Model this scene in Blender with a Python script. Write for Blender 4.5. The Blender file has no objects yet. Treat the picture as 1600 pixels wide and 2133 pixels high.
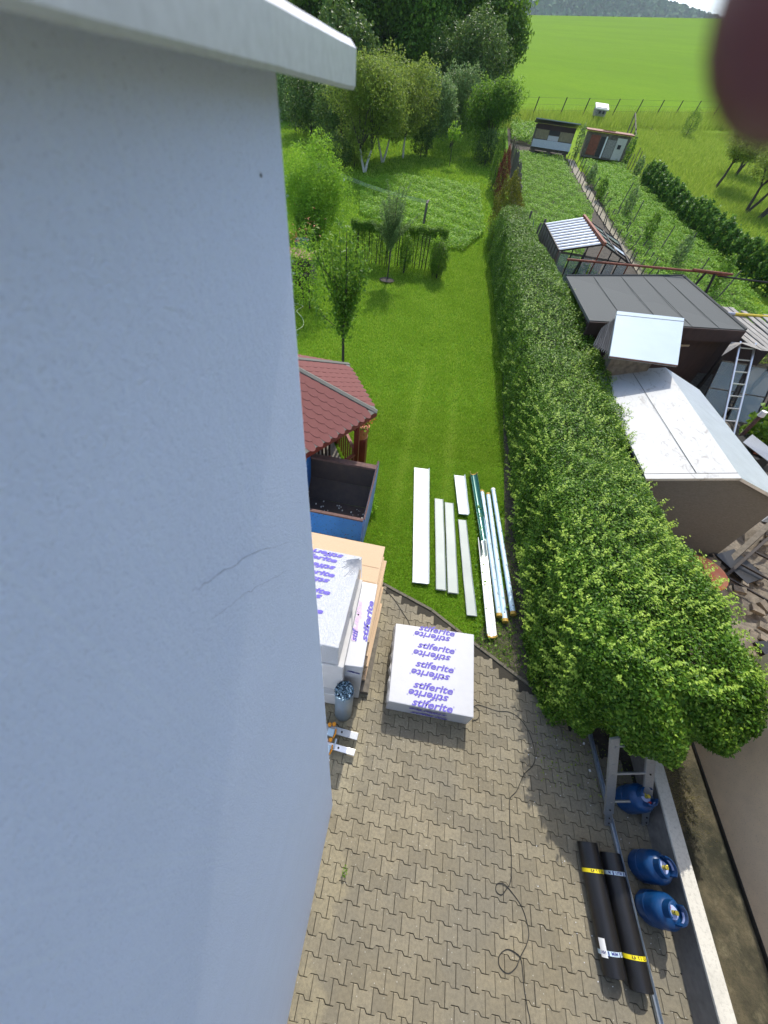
import bpy, bmesh, math, random
import numpy as np
from mathutils import Vector, Matrix
random.seed(7); rng = np.random.default_rng(7)
PI = math.pi
C = bpy.context.scene.collection
sc = bpy.context.scene

# ------------------------------------------------------------------ camera
CAM_H = 5.8
WX = Vector((0.981034, 0.189379, -0.041336))
WY = Vector((0.167787, -0.722875, 0.670298))
WZ = Vector((0.097059, -0.66452, -0.74094))
cam_d = bpy.data.cameras.new('camera'); cam = bpy.data.objects.new('camera', cam_d); C.objects.link(cam)
r_ = Vector((WX.x, WY.x, WZ.x)); d_ = Vector((WX.y, WY.y, WZ.y)); f_ = Vector((WX.z, WY.z, WZ.z))
rot = Matrix((r_, -d_, -f_)).transposed()
cam.matrix_world = Matrix.Translation((0, 0, CAM_H)) @ rot.to_4x4()
cam_d.sensor_fit = 'VERTICAL'; cam_d.sensor_height = 36; cam_d.lens = 771.02 / 2133 * 36
cam_d.clip_start = 0.004; cam_d.clip_end = 6000
cam_d.dof.use_dof = True; cam_d.dof.focus_distance = 9.0; cam_d.dof.aperture_fstop = 7.0
sc.camera = cam

# ------------------------------------------------------------------ light
SUN_EL, SUN_AZ = 52.0, 1.2            # azimuth from +Y towards +X
sdir = Vector((math.sin(math.radians(SUN_AZ)) * math.cos(math.radians(SUN_EL)),
               math.cos(math.radians(SUN_AZ)) * math.cos(math.radians(SUN_EL)), math.sin(math.radians(SUN_EL))))
w = bpy.data.worlds.new('World'); sc.world = w; w.use_nodes = True
nt = w.node_tree; bg = nt.nodes['Background']
sky = nt.nodes.new('ShaderNodeTexSky'); sky.sky_type = 'NISHITA'; sky.sun_disc = False
sky.sun_elevation = math.radians(SUN_EL); sky.sun_rotation = math.radians(SUN_AZ)
sky.air_density = 1.0; sky.dust_density = 2.0; sky.ozone_density = 1.0
nt.links.new(sky.outputs[0], bg.inputs[0]); bg.inputs[1].default_value = 0.15
sl = bpy.data.lights.new('sun', 'SUN'); sl.energy = 2.45; sl.angle = math.radians(0.53); sl.color = (1, .95, .85)
so = bpy.data.objects.new('sun', sl); C.objects.link(so)
so.rotation_euler = sdir.to_track_quat('Z', 'Y').to_euler(); so.location = (0, 0, 30)
sc.view_settings.view_transform = 'Standard'; sc.view_settings.look = 'None'
sc.view_settings.exposure = 0.95; sc.view_settings.gamma = 1
sc.cycles.max_bounces = 6; sc.cycles.transparent_max_bounces = 8

# ------------------------------------------------------------------ terrain height
def T(x, y):
    s = 1.2
    q = (y - 10) / s
    a = .13 * s * (math.log1p(math.exp(q)) if q < 30 else q)
    if y > 55: a += .0075 * (y - 55) + .069 * max(-30, min(110, x)) * (y - 55) / 195 * min(1, max(0, (y - 60) / 60))
    return a
def Tn(x, y): return np.array([T(a, b) for a, b in zip(x, y)])

# ------------------------------------------------------------------ materials
def new_mat(name):
    m = bpy.data.materials.new(name); m.use_nodes = True
    return m, m.node_tree, m.node_tree.nodes['Principled BSDF']
def N(nt, t, **k):
    n = nt.nodes.new(t)
    for a, b in k.items():
        if a == 'inp':
            for i, v in b.items(): n.inputs[i].default_value = v
        else: setattr(n, a, b)
    return n
def mixc(nt, fac, a, b, bt='MIX'):
    n = nt.nodes.new('ShaderNodeMix'); n.data_type = 'RGBA'; n.blend_type = bt
    for sock, v in ((0, fac), (6, a), (7, b)):
        if hasattr(v, 'is_output') or isinstance(v, bpy.types.NodeSocket): nt.links.new(v, n.inputs[sock])
        elif sock == 0: n.inputs[0].default_value = v
        else: n.inputs[sock].default_value = (*v, 1) if len(v) == 3 else v
    return n.outputs[2]
def ramp(nt, src, stops):
    n = nt.nodes.new('ShaderNodeValToRGB'); nt.links.new(src, n.inputs[0])
    e = n.color_ramp.elements
    while len(e) < len(stops): e.new(.5)
    for i, (p, c) in enumerate(stops):
        e[i].position = p; e[i].color = (*c, 1) if not isinstance(c, (int, float)) else (c, c, c, 1)
    return n.outputs[0]
def noise(nt, scale, detail=4, vec=None, rough=.6, dist=0):
    n = N(nt, 'ShaderNodeTexNoise', inp={'Scale': scale, 'Detail': detail, 'Roughness': rough, 'Distortion': dist})
    if vec is not None: nt.links.new(vec, n.inputs['Vector'])
    return n.outputs[0]
def coords(nt, kind='Object', scale=None):
    if kind == 'World': o = N(nt, 'ShaderNodeNewGeometry').outputs['Position']
    else: o = N(nt, 'ShaderNodeTexCoord').outputs[kind]
    if scale:
        m = N(nt, 'ShaderNodeMapping'); nt.links.new(o, m.inputs[0]); m.inputs['Scale'].default_value = scale; o = m.outputs[0]
    return o
def bump(nt, b, src, strength=.3, dist=.01):
    n = N(nt, 'ShaderNodeBump', inp={'Strength': strength, 'Distance': dist}); nt.links.new(src, n.inputs['Height'])
    nt.links.new(n.outputs[0], b.inputs['Normal'])
def simple(name, col, rough=.6, metal=0, var=.15, scale=20, bumps=.15, bd=.004, col2=None, spec=.5, vs=None):
    m, nt, b = new_mat(name)
    v = coords(nt, 'World', vs)
    n1 = noise(nt, scale, 5, v); n2 = noise(nt, scale * .13, 3, v)
    c2 = col2 or tuple(c * (1 - var * 2) for c in col)
    o = mixc(nt, ramp(nt, n1, [(.35, 0.), (.7, 1.)]), col, c2)
    o = mixc(nt, ramp(nt, n2, [(.3, 0.), (.75, .6)]), o, tuple(c * (1 - var) for c in col))
    nt.links.new(o, b.inputs['Base Color'])
    b.inputs['Roughness'].default_value = rough; b.inputs['Metallic'].default_value = metal
    b.inputs['Specular IOR Level'].default_value = spec
    if bumps: bump(nt, b, n1, bumps, bd)
    return m
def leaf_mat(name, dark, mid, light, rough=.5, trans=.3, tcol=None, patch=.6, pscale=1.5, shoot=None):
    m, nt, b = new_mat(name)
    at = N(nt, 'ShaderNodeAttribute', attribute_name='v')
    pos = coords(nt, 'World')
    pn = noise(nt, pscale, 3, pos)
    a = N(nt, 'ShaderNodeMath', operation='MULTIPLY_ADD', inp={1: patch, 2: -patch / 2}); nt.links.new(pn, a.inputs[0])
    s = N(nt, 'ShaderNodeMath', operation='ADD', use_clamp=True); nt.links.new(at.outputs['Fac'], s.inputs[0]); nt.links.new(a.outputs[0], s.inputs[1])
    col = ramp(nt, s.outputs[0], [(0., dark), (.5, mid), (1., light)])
    nt.links.new(col, b.inputs['Base Color']); b.inputs['Roughness'].default_value = rough
    b.inputs['Specular IOR Level'].default_value = .22
    t = N(nt, 'ShaderNodeBsdfTranslucent')
    tc = mixc(nt, .5, col, tcol or tuple(min(1, c * 1.6) for c in light)); nt.links.new(tc, t.inputs[0])
    ms = N(nt, 'ShaderNodeMixShader', inp={0: trans})
    nt.links.new(b.outputs[0], ms.inputs[1]); nt.links.new(t.outputs[0], ms.inputs[2])
    nt.links.new(ms.outputs[0], nt.nodes['Material Output'].inputs[0])
    return m

M = {}
# house wall stucco
def stucco(name, col, grain=900, bs=.8, bd=.0016, dirt=.12):
    m, nt, b = new_mat(name); v = coords(nt, 'World')
    g = noise(nt, grain, 3, v, .65); g2 = noise(nt, grain * .22, 4, v); g3 = noise(nt, 7, 4, v)
    o = mixc(nt, ramp(nt, g3, [(.3, 0.), (.75, dirt)]), col, tuple(c * .6 for c in col))
    vs = coords(nt, 'World', (1, 60, .7)); st = noise(nt, 6, 3, vs)
    o = mixc(nt, ramp(nt, st, [(.5, 0.), (.8, .14)]), o, tuple(min(1, c * 1.25) for c in col))
    o = mixc(nt, ramp(nt, g, [(.28, .6), (.42, 0.)]), o, tuple(c * .45 for c in col))
    nt.links.new(o, b.inputs['Base Color']); b.inputs['Roughness'].default_value = .85
    ad = N(nt, 'ShaderNodeMath', operation='ADD'); nt.links.new(g, ad.inputs[0]); nt.links.new(g2, ad.inputs[1])
    bump(nt, b, ad.outputs[0], bs, bd)
    return m
M['stucco'] = stucco('blue_stucco', (.70, .79, .99), bs=.8, bd=.002)
M['beige'] = stucco('beige_render', (.86, .64, .43), 60, .25, .004, .25)
M['greyrender'] = simple('grey_render', (.135, .138, .14), .9, var=.2, scale=25, bumps=.5, bd=.01, vs=(1, 1, 4))
M['flash'] = simple('galvanised_flashing', (.60, .61, .645), .42, .15, var=.1, scale=160, bumps=.08, bd=.001, vs=(4, 1, 1))
M['crack'] = simple('crack_line', (.24, .28, .38), .9)
def paver_mat(name, isl):
    m, nt, b = new_mat(name); v = coords(nt, 'World')
    if isl: rnd = N(nt, 'ShaderNodeNewGeometry').outputs['Random Per Island']
    else: rnd = N(nt, 'ShaderNodeObjectInfo').outputs['Random']
    base = ramp(nt, rnd, [(0, (.205, .178, .122)), (.5, (.25, .217, .148)), (1, (.29, .253, .174))])
    big = noise(nt, .9, 4, v)
    base = mixc(nt, ramp(nt, big, [(.42, 0.), (.65, .65)]), base, (.185, .172, .138))
    # clean buff pavers near the house
    sx = N(nt, 'ShaderNodeSeparateXYZ'); nt.links.new(v, sx.inputs[0])
    mr = N(nt, 'ShaderNodeMapRange', inp={1: .55, 2: -.05, 3: 0., 4: .8}); nt.links.new(sx.outputs[0], mr.inputs[0])
    ma = N(nt, 'ShaderNodeMath', operation='ADD'); nt.links.new(mr.outputs[0], ma.inputs[0])
    n5 = N(nt, 'ShaderNodeMath', operation='MULTIPLY_ADD', inp={1: 2.2, 2: -1.3}); nt.links.new(noise(nt, 1.7, 2, v), n5.inputs[0]); nt.links.new(n5.outputs[0], ma.inputs[1])
    base = mixc(nt, ramp(nt, ma.outputs[0], [(.3, 0.), (.6, 1.)]), base, (.30, .262, .175))
    g = noise(nt, 260, 3, v, .7); g2 = noise(nt, 32, 4, v)
    base = mixc(nt, ramp(nt, g, [(.3, .55), (.5, 0.)]), base, (.07, .065, .055))
    base = mixc(nt, ramp(nt, g, [(.62, 0.), (.75, .45)]), base, (.36, .35, .31))
    base = mixc(nt, ramp(nt, g2, [(.35, .35), (.6, 0.)]), base, (.09, .085, .07))
    sp = N(nt, 'ShaderNodeTexVoronoi', inp={'Scale': 16.}); nt.links.new(v, sp.inputs['Vector'])
    base = mixc(nt, ramp(nt, sp.outputs['Distance'], [(.05, .85), (.10, 0.)]), base, (.42, .41, .37))
    nt.links.new(base, b.inputs['Base Color']); b.inputs['Roughness'].default_value = .93
    b.inputs['Specular IOR Level'].default_value = .25
    bump(nt, b, g, .35, .003); return m
M['paver'] = paver_mat('paver_concrete', False); M['paver_i'] = paver_mat('paver_concrete_rest', True)
M['sand'] = simple('joint_soil', (.05, .045, .034), 1, var=.3, scale=80)
M['edging'] = simple('edging_concrete', (.16, .145, .11), .95, var=.3, scale=40, bumps=.4)
def grass_ground(name, a, b_, c, scale=3.0, rough=1.):
    m, nt, b = new_mat(name); v = coords(nt, 'World')
    n1 = noise(nt, scale, 5, v); n2 = noise(nt, scale * 18, 5, v, .7); n3 = noise(nt, scale * .18, 3, v)
    o = mixc(nt, ramp(nt, n2, [(.3, 0.), (.7, 1.)]), a, b_)
    o = mixc(nt, ramp(nt, n1, [(.45, 0.), (.75, .7)]), o, c)
    o = mixc(nt, ramp(nt, n3, [(.35, 0.), (.7, .4)]), o, a)
    nt.links.new(o, b.inputs['Base Color']); b.inputs['Roughness'].default_value = 1; b.inputs['Specular IOR Level'].default_value = .1
    bump(nt, b, n2, .6, .03); return m
M['lawn'] = grass_ground('lawn_ground', (.06, .15, .006), (.11, .24, .010), (.15, .25, .02), 2.5)
M['meadow'] = grass_ground('meadow_ground', (.12, .22, .008), (.20, .31, .014), (.26, .32, .03), 1.2)
M['yard'] = simple('yard_dirt', (.10, .085, .065), 1, var=.35, scale=9, bumps=.7, bd=.03)
def field_mat():
    m, nt, b = new_mat('field_grass'); v = coords(nt, 'World')
    n0 = noise(nt, .035, 5, v, .6); n1 = noise(nt, .25, 5, v, .7); n2 = noise(nt, 2.2, 6, v, .75)
    vs = coords(nt, 'World', (.03, .12, .1)); n4 = noise(nt, 1.0, 5, vs, .6)
    o = mixc(nt, ramp(nt, n2, [(.3, 0.), (.7, 1.)]), (.095, .195, .004), (.145, .265, .008))
    o = mixc(nt, ramp(nt, n1, [(.35, 0.), (.7, .5)]), o, (.16, .265, .010))
    o = mixc(nt, ramp(nt, n4, [(.42, 0.), (.62, .45)]), o, (.095, .185, .006))
    o = mixc(nt, ramp(nt, n0, [(.4, 0.), (.65, .4)]), o, (.11, .205, .012))
    nt.links.new(o, b.inputs['Base Color']); b.inputs['Roughness'].default_value = 1; b.inputs['Specular IOR Level'].default_value = .05
    bump(nt, b, n2, .5, .15); return m
M['field'] = field_mat()
M['grass'] = leaf_mat('grass_blades', (.11, .23, .012), (.22, .39, .022), (.44, .54, .10), .6, .4, (.40, .60, .05), .9, 1.1)
M['tallgrass'] = leaf_mat('tall_grass', (.10, .21, .010), (.18, .31, .018), (.33, .40, .07), .7, .4, None, .6, .5)
M['hedge'] = leaf_mat('privet_leaf', (.016, .065, .005), (.105, .225, .018), (.36, .50, .07), .42, .25, (.24, .44, .03), .6, 1.6)
M['leaf_dark'] = leaf_mat('dark_leaf', (.028, .08, .006), (.075, .165, .014), (.19, .32, .035), .5, .3, None, .6, .35)
M['leaf_mid'] = leaf_mat('mid_leaf', (.04, .12, .008), (.10, .22, .018), (.22, .36, .04), .5, .35, None, .5, .8)
M['leaf_bright'] = leaf_mat('bright_leaf', (.07, .20, .010), (.17, .36, .02), (.34, .52, .05), .5, .4, None, .5, .8)
M['leaf_olive'] = leaf_mat('olive_leaf', (.06, .11, .010), (.16, .24, .026), (.30, .38, .07), .55, .35, None, .4, .8)
M['leaf_silver'] = leaf_mat('silvery_leaf', (.055, .11, .025), (.14, .24, .06), (.30, .42, .15), .5, .25, None, .3, 2)
M['leaf_cypress'] = leaf_mat('cypress_leaf', (.04, .065, .008), (.12, .14, .012), (.26, .25, .02), .6, .15, None, .5, 2.5)
M['leaf_brown'] = leaf_mat('dead_thuja', (.05, .02, .012), (.17, .055, .03), (.30, .10, .05), .8, .1, None, .6, 3)
M['leaf_purple'] = leaf_mat('shadowy_leaf', (.026, .065, .012), (.07, .14, .028), (.18, .27, .06), .5, .25, None, .4, 1)
M['potato'] = leaf_mat('potato_leaf', (.07, .18, .008), (.15, .33, .016), (.32, .50, .07), .55, .35, None, .5, 1)
M['vine'] = leaf_mat('vine_leaf', (.022, .08, .010), (.06, .16, .018), (.18, .32, .045), .45, .3, None, .5, 1.2)
M['forest'] = leaf_mat('forest_canopy', (.02, .065, .02), (.035, .10, .03), (.055, .14, .04), .9, .0, None, .6, .01)
M['bark'] = simple('bark', (.09, .075, .06), .95, var=.35, scale=30, bumps=.7, bd=.02, vs=(1, 1, .25))
M['whitebark'] = simple('whitewashed_bark', (.62, .60, .55), .9, var=.25, scale=14, bumps=.5, bd=.01)
M['wood_old'] = simple('weathered_wood', (.17, .15, .12), .9, var=.3, scale=14, bumps=.5, vs=(1, 1, .15))
M['wood_pale'] = simple('pale_plank', (.42, .34, .22), .8, var=.2, scale=18, bumps=.3, vs=(1, .2, 1))
M['wood_grey'] = simple('grey_plank', (.36, .34, .31), .9, var=.3, scale=12, bumps=.4, vs=(1, .15, 1))
M['wood_red'] = simple('red_stained_wood', (.23, .035, .02), .55, var=.25, scale=18, bumps=.2, vs=(1, 1, .2))
M['shingle'] = simple('red_shingle', (.185, .066, .058), .92, var=.16, scale=240, bumps=.5, bd=.002, col2=(.13, .04, .038))
M['trim'] = simple('grey_trim_felt', (.16, .16, .14), .95, var=.15, scale=200, bumps=.4, bd=.002)
M['joint'] = simple('shingle_underlay', (.045, .018, .018), .9)
def blue_steel():
    m, nt, b = new_mat('blue_painted_steel'); v = coords(nt, 'World')
    n = noise(nt, 9, 6, v, .7); n2 = noise(nt, 3, 3, v)
    c = mixc(nt, ramp(nt, n2, [(.3, 0.), (.7, 1.)]), (.03, .19, .56), (.05, .25, .66))
    c = mixc(nt, ramp(nt, noise(nt, 28, 5, v, .7), [(.60, 0.), (.64, 1.)]), c, (.025, .035, .07))
    c = mixc(nt, ramp(nt, n, [(.635, 0.), (.66, 1.)]), c, (.16, .065, .04))
    nt.links.new(c, b.inputs['Base Color']); b.inputs['Roughness'].default_value = .42; bump(nt, b, n, .3, .004); return m
M['bluesteel'] = blue_steel()
M['bluefade'] = simple('faded_blue_steel', (.13, .26, .52), .6, var=.2, scale=12, bumps=.3, col2=(.10, .17, .33))
M['rust'] = simple('rusty_steel', (.16, .085, .07), .85, var=.3, scale=18, bumps=.5, col2=(.07, .045, .04))
M['darksteel'] = simple('dark_steel_inside', (.045, .032, .027), .8, var=.3, scale=9, bumps=.5, col2=(.075, .05, .038))
M['film'] = simple('white_wrap', (.45, .46, .49), .4, var=.03, scale=9, bumps=.12, bd=.006)
def wrap_mat():
    m, nt, b = new_mat('crinkled_white_wrap'); v = coords(nt, 'World', (1, .35, 1))
    n = noise(nt, 16, 6, v, .65, 2.5); n2 = noise(nt, 55, 5, v, .7, 1.5)
    c = mixc(nt, ramp(nt, n2, [(.62, 0.), (.8, .5)]), (.47, .48, .50), (.33, .33, .30))
    nt.links.new(c, b.inputs['Base Color']); b.inputs['Roughness'].default_value = .22
    ad = N(nt, 'ShaderNodeMath', operation='ADD'); nt.links.new(n, ad.inputs[0]); nt.links.new(n2, ad.inputs[1])
    bump(nt, b, ad.outputs[0], .7, .018); return m
M['crinkle'] = wrap_mat()
M['card'] = simple('insulation_side', (.52, .51, .50), .7, var=.08, scale=8)
M['board'] = simple('beige_board', (.56, .40, .255), .85, var=.08, scale=60, bumps=.1)
M['board_e'] = simple('beige_board_edge', (.42, .28, .17), .9, var=.15, scale=60)
M['ink'] = simple('purple_ink', (.10, .075, .42), .6, var=.05)
M['inkpink'] = simple('faded_pink_ink', (.62, .45, .66), .6, var=.1)
M['inkblue'] = simple('navy_ink', (.02, .025, .20), .6)
M['white_sheet'] = simple('white_coated_sheet', (.72, .76, .77), .33, var=.03, scale=3, bumps=.03)
M['grey_sheet'] = simple('pale_grey_sheet', (.33, .375, .355), .5, var=.04, scale=3, bumps=.03)
M['green_gutter'] = simple('dark_green_gutter', (.01, .11, .095), .22, .2, var=.08, scale=3, bumps=0)
M['silver'] = simple('shiny_aluminium', (.80, .81, .82), .33, .8, var=.05, scale=8, bumps=0, vs=(3, .4, 3))
M['alu'] = simple('dull_aluminium', (.42, .44, .46), .45, .7, var=.12, scale=60, bumps=.08)
M['galv'] = simple('galvanised_profile', (.42, .48, .55), .45, .7, var=.15, scale=30, bumps=.1)
def pipewrap():
    m, nt, b = new_mat('printed_blue_film'); v = coords(nt, 'World')
    n = noise(nt, 14, 5, v, .6, 1.2)
    c = mixc(nt, ramp(nt, n, [(.35, 0.), (.65, 1.)]), (.60, .76, .86), (.45, .62, .74))
    nt.links.new(c, b.inputs['Base Color']); b.inputs['Roughness'].default_value = .25; bump(nt, b, n, .5, .008); return m
M['pipewrap'] = pipewrap()
M['yellowcap'] = simple('yellow_brown_rubber', (.52, .33, .05), .6, var=.2, scale=40)
M['yellow'] = simple('yellow_print_tape', (.80, .66, .01), .5, var=.05)
M['orange'] = simple('orange_plastic', (.80, .30, .01), .4, var=.08)
M['lightblue'] = simple('pale_blue_tape', (.50, .64, .74), .5, var=.08)
M['black'] = simple('black_rubber', (.012, .012, .013), .5, var=.1)
M['ink_black'] = simple('black_ink', (.015, .015, .015), .7)
M['white'] = simple('white_paint', (.78, .78, .78), .5, var=.04)
def bitumen():
    m, nt, b = new_mat('bitumen_membrane'); v = coords(nt, 'World')
    n = noise(nt, 140, 4, v, .7); n2 = noise(nt, 12, 3, v)
    c = mixc(nt, ramp(nt, n, [(.4, 0.), (.7, .6)]), (.008, .008, .009), (.022, .022, .025))
    nt.links.new(c, b.inputs['Base Color']); b.inputs['Roughness'].default_value = .34
    bump(nt, b, n, .35, .0015); return m
M['bitumen'] = bitumen()
M['gasblue'] = simple('blue_bottle_paint', (.004, .045, .15), .33, var=.15, scale=9, bumps=.08, col2=(.006, .06, .19))
M['gaslight'] = simple('pale_blue_paint', (.42, .50, .80), .4, var=.05)
M['brass'] = simple('brass_valve', (.55, .48, .08), .35, .7, var=.1)
M['redplastic'] = simple('red_plastic', (.45, .015, .015), .45, var=.1)
def concrete_top():
    m, nt, b = new_mat('pale_concrete'); v = coords(nt, 'World')
    n = noise(nt, 30, 5, v, .7); n2 = noise(nt, 2.5, 4, v)
    c = mixc(nt, ramp(nt, n, [(.3, .5), (.5, 0.)]), (.60, .58, .52), (.26, .25, .22))
    c = mixc(nt, ramp(nt, n2, [(.5, 0.), (.8, .5)]), c, (.33, .32, .28))
    nt.links.new(c, b.inputs['Base Color']); b.inputs['Roughness'].default_value = .95; bump(nt, b, n, .4, .006); return m
M['concrete'] = concrete_top()
M['concrete_shade'] = simple('shaded_concrete_side', (.20, .19, .18), .95, var=.2, scale=14, bumps=.4)  # darker copy of the wall concrete, side shade put into the colour
def moss():
    m, nt, b = new_mat('mossy_concrete'); v = coords(nt, 'World')
    n = noise(nt, 2.2, 6, v, .65); n2 = noise(nt, 40, 5, v, .7); n3 = noise(nt, 5, 5, v, .6)
    c = mixc(nt, ramp(nt, n, [(.35, 0.), (.6, 1.)]), (.12, .10, .06), (.030, .029, .018))
    c = mixc(nt, ramp(nt, n3, [(.55, 0.), (.75, .5)]), c, (.24, .21, .13))
    c = mixc(nt, ramp(nt, n2, [(.3, .5), (.55, 0.)]), c, (.03, .035, .015))
    nt.links.new(c, b.inputs['Base Color']); b.inputs['Roughness'].default_value = 1; bump(nt, b, n2, .6, .01); return m
M['moss'] = moss()
def roofwhite():
    m, nt, b = new_mat('white_felt_roof'); v = coords(nt, 'World'); vs = coords(nt, 'World', (1, .45, 1))
    n = noise(nt, 5.5, 7, vs, .75, 1.5); n2 = noise(nt, .9, 3, v)
    mul = N(nt, 'ShaderNodeMath', operation='MULTIPLY'); nt.links.new(ramp(nt, n, [(.53, 0.), (.66, .65)]), mul.inputs[0]); nt.links.new(ramp(nt, n2, [(.38, 0.), (.55, 1.)]), mul.inputs[1])
    c = mixc(nt, mul.outputs[0], (.42, .43, .43), (.13, .115, .095))
    nt.links.new(c, b.inputs['Base Color']); b.inputs['Roughness'].default_value = .6; bump(nt, b, n, .2, .01); return m
M['roofwhite'] = roofwhite()
M['roofgrey'] = simple('grey_sheet_roof', (.45, .49, .52), .45, .3, var=.1, scale=4)
M['felt'] = simple('dark_roofing_felt', (.085, .092, .09), .9, var=.1, scale=60, bumps=.3, bd=.003)
M['feltseam'] = simple('felt_seam', (.07, .075, .073), .9)
M['brownwall'] = simple('dark_brown_boards', (.045, .022, .018), .8, var=.2, scale=10, vs=(1, 1, .2))
M['bluishsheet'] = simple('pale_blue_sheet_metal', (.36, .44, .50), .5, .15, var=.05, scale=2, bumps=.05, bd=.01)
M['corr'] = simple('corrugated_zinc', (.55, .60, .66), .35, .5, var=.12, scale=8)
M['darkcorr'] = simple('dark_corrugated_zinc', (.20, .21, .23), .4, .5, var=.2, scale=8)
M['darkiron'] = simple('dark_iron', (.04, .033, .03), .7, .3, var=.2)
M['redpipe'] = simple('rusty_red_pipe', (.28, .08, .04), .7, var=.3, scale=9)
M['yellowpipe'] = simple('yellow_pipe', (.70, .50, .02), .45, var=.1)
M['greypipe'] = simple('lilac_grey_pipe', (.42, .42, .48), .45, var=.08)
M['orangelid'] = simple('orange_red_lid', (.52, .13, .05), .6, var=.2, scale=6, col2=(.55, .26, .12))
M['rubble'] = simple('rubble_concrete', (.22, .19, .15), .95, var=.35, scale=7, bumps=1, bd=.03)
M['tarp'] = simple('grey_tarp', (.30, .33, .36), .5, var=.2, scale=6, bumps=.5, bd=.03)
M['teal'] = simple('teal_net', (.02, .13, .12), .7, var=.2)
M['greentank'] = simple('green_water_barrel', (.012, .085, .045), .45, var=.1)
M['rooftile'] = simple('old_roof_tile', (.30, .17, .11), .9, var=.25, scale=12)
M['ply'] = simple('plywood_panel', (.28, .23, .13), .8, var=.2, scale=6)
M['skin'] = simple('skin', (.17, .045, .038), .5, var=.08, scale=300, bumps=.15, bd=.0004)
M['nail'] = simple('finger_nail', (.50, .28, .24), .3, var=.03)
M['cable'] = simple('black_cable', (.02, .02, .018), .6)
M['hose'] = simple('pale_green_hose', (.30, .40, .16), .5)
M['flower'] = simple('red_petal', (.62, .03, .015), .6, var=.2)
M['pinkflower'] = simple('orange_pink_petal', (.60, .16, .08), .6, var=.2)
def glass():
    m, nt, b = new_mat('old_glass'); b.inputs['Base Color'].default_value = (.35, .42, .42, 1); b.inputs['Roughness'].default_value = .12
    b.inputs['Alpha'].default_value = .45; return m
M['glass'] = glass()
def foilm():
    m, nt, b = new_mat('crumpled_foil'); v = coords(nt, 'World')
    vo = N(nt, 'ShaderNodeTexVoronoi', inp={'Scale': 45.}); nt.links.new(v, vo.inputs['Vector'])
    c = ramp(nt, vo.outputs['Color'], [(.2, (.02, .04, .07)), (.5, (.25, .40, .52)), (.8, (.6, .78, .88))])
    nt.links.new(c, b.inputs['Base Color']); b.inputs['Roughness'].default_value = .2; b.inputs['Metallic'].default_value = .6
    bump(nt, b, vo.outputs['Distance'], 1, .02); return m
M['foiltop'] = foilm()
M['foil'] = simple('grey_blue_foil', (.22, .29, .36), .35, .3, var=.08, scale=12)

# ------------------------------------------------------------------ mesh builder
class MB:
    def __init__(s): s.v = []; s.f = []
    def add(s, vs, fs):
        o = len(s.v); s.v += [tuple(v) for v in vs]; s.f += [tuple(i + o for i in f) for f in fs]; return s
    def box(s, c, d, rz=0, rx=0, ry=0):
        R = Matrix.Rotation(rz, 3, 'Z') @ Matrix.Rotation(ry, 3, 'Y') @ Matrix.Rotation(rx, 3, 'X'); c = Vector(c)
        vs = [c + R @ Vector((a * d[0] / 2, b * d[1] / 2, e * d[2] / 2)) for e in (-1, 1) for b in (-1, 1) for a in (-1, 1)]
        return s.add(vs, [(0, 2, 3, 1), (4, 5, 7, 6), (0, 1, 5, 4), (2, 6, 7, 3), (0, 4, 6, 2), (1, 3, 7, 5)])
    def prism(s, poly, z0, z1):
        n = len(poly); vs = [(x, y, z0) for x, y in poly] + [(x, y, z1) for x, y in poly]
        return s.add(vs, [tuple(range(n))[::-1], tuple(range(n, 2 * n))] + [(i, (i + 1) % n, n + (i + 1) % n, n + i) for i in range(n)])
    def slab(s, pts, t):          # polygon in 3D with thickness along its normal (downwards)
        p = [Vector(a) for a in pts]; nrm = (p[1] - p[0]).cross(p[2] - p[0]).normalized()
        if nrm.z < 0: nrm = -nrm
        q = [a - nrm * t for a in p]; n = len(p)
        return s.add(p + q, [tuple(range(n)), tuple(range(n, 2 * n))[::-1]] + [(i, n + i, n + (i + 1) % n, (i + 1) % n) for i in range(n)])
    def tube(s, path, r, n=8, cap=True, closed=False):
        P = [Vector(p) for p in path]; rs = r if isinstance(r, (list, tuple)) else [r] * len(P); o = len(s.v); prev = None
        for i, p in enumerate(P):
            t = (P[min(i + 1, len(P) - 1)] - P[max(i - 1, 0)]).normalized()
            if prev is None:
                a = t.orthogonal().normalized()
            else:
                a = (prev - t * prev.dot(t)).normalized()
            prev = a; b = t.cross(a)
            for k in range(n):
                th = 2 * PI * k / n; s.v.append(tuple(p + (a * math.cos(th) + b * math.sin(th)) * rs[i]))
        for i in range(len(P) - 1):
            for k in range(n):
                s.f.append((o + i * n + k, o + i * n + (k + 1) % n, o + (i + 1) * n + (k + 1) % n, o + (i + 1) * n + k))
        if cap:
            s.f.append(tuple(o + k for k in range(n))[::-1]); s.f.append(tuple(o + (len(P) - 1) * n + k for k in range(n)))
        return s
    def lathe(s, prof, c=(0, 0, 0), n=32):
        o = len(s.v)
        for r, z in prof:
            for k in range(n): s.v.append((c[0] + r * math.cos(2 * PI * k / n), c[1] + r * math.sin(2 * PI * k / n), c[2] + z))
        for i in range(len(prof) - 1):
            for k in range(n): s.f.append((o + i * n + k, o + i * n + (k + 1) % n, o + (i + 1) * n + (k + 1) % n, o + (i + 1) * n + k))
        return s
def shade_smooth(me, ang=40):
    me.polygons.foreach_set('use_smooth', [True] * len(me.polygons))
    bm = bmesh.new(); bm.from_mesh(me); c = math.radians(ang)
    for e in bm.edges:
        if len(e.link_faces) != 2 or e.calc_face_angle(0) > c: e.smooth = False
    bm.to_mesh(me); bm.free()
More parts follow.
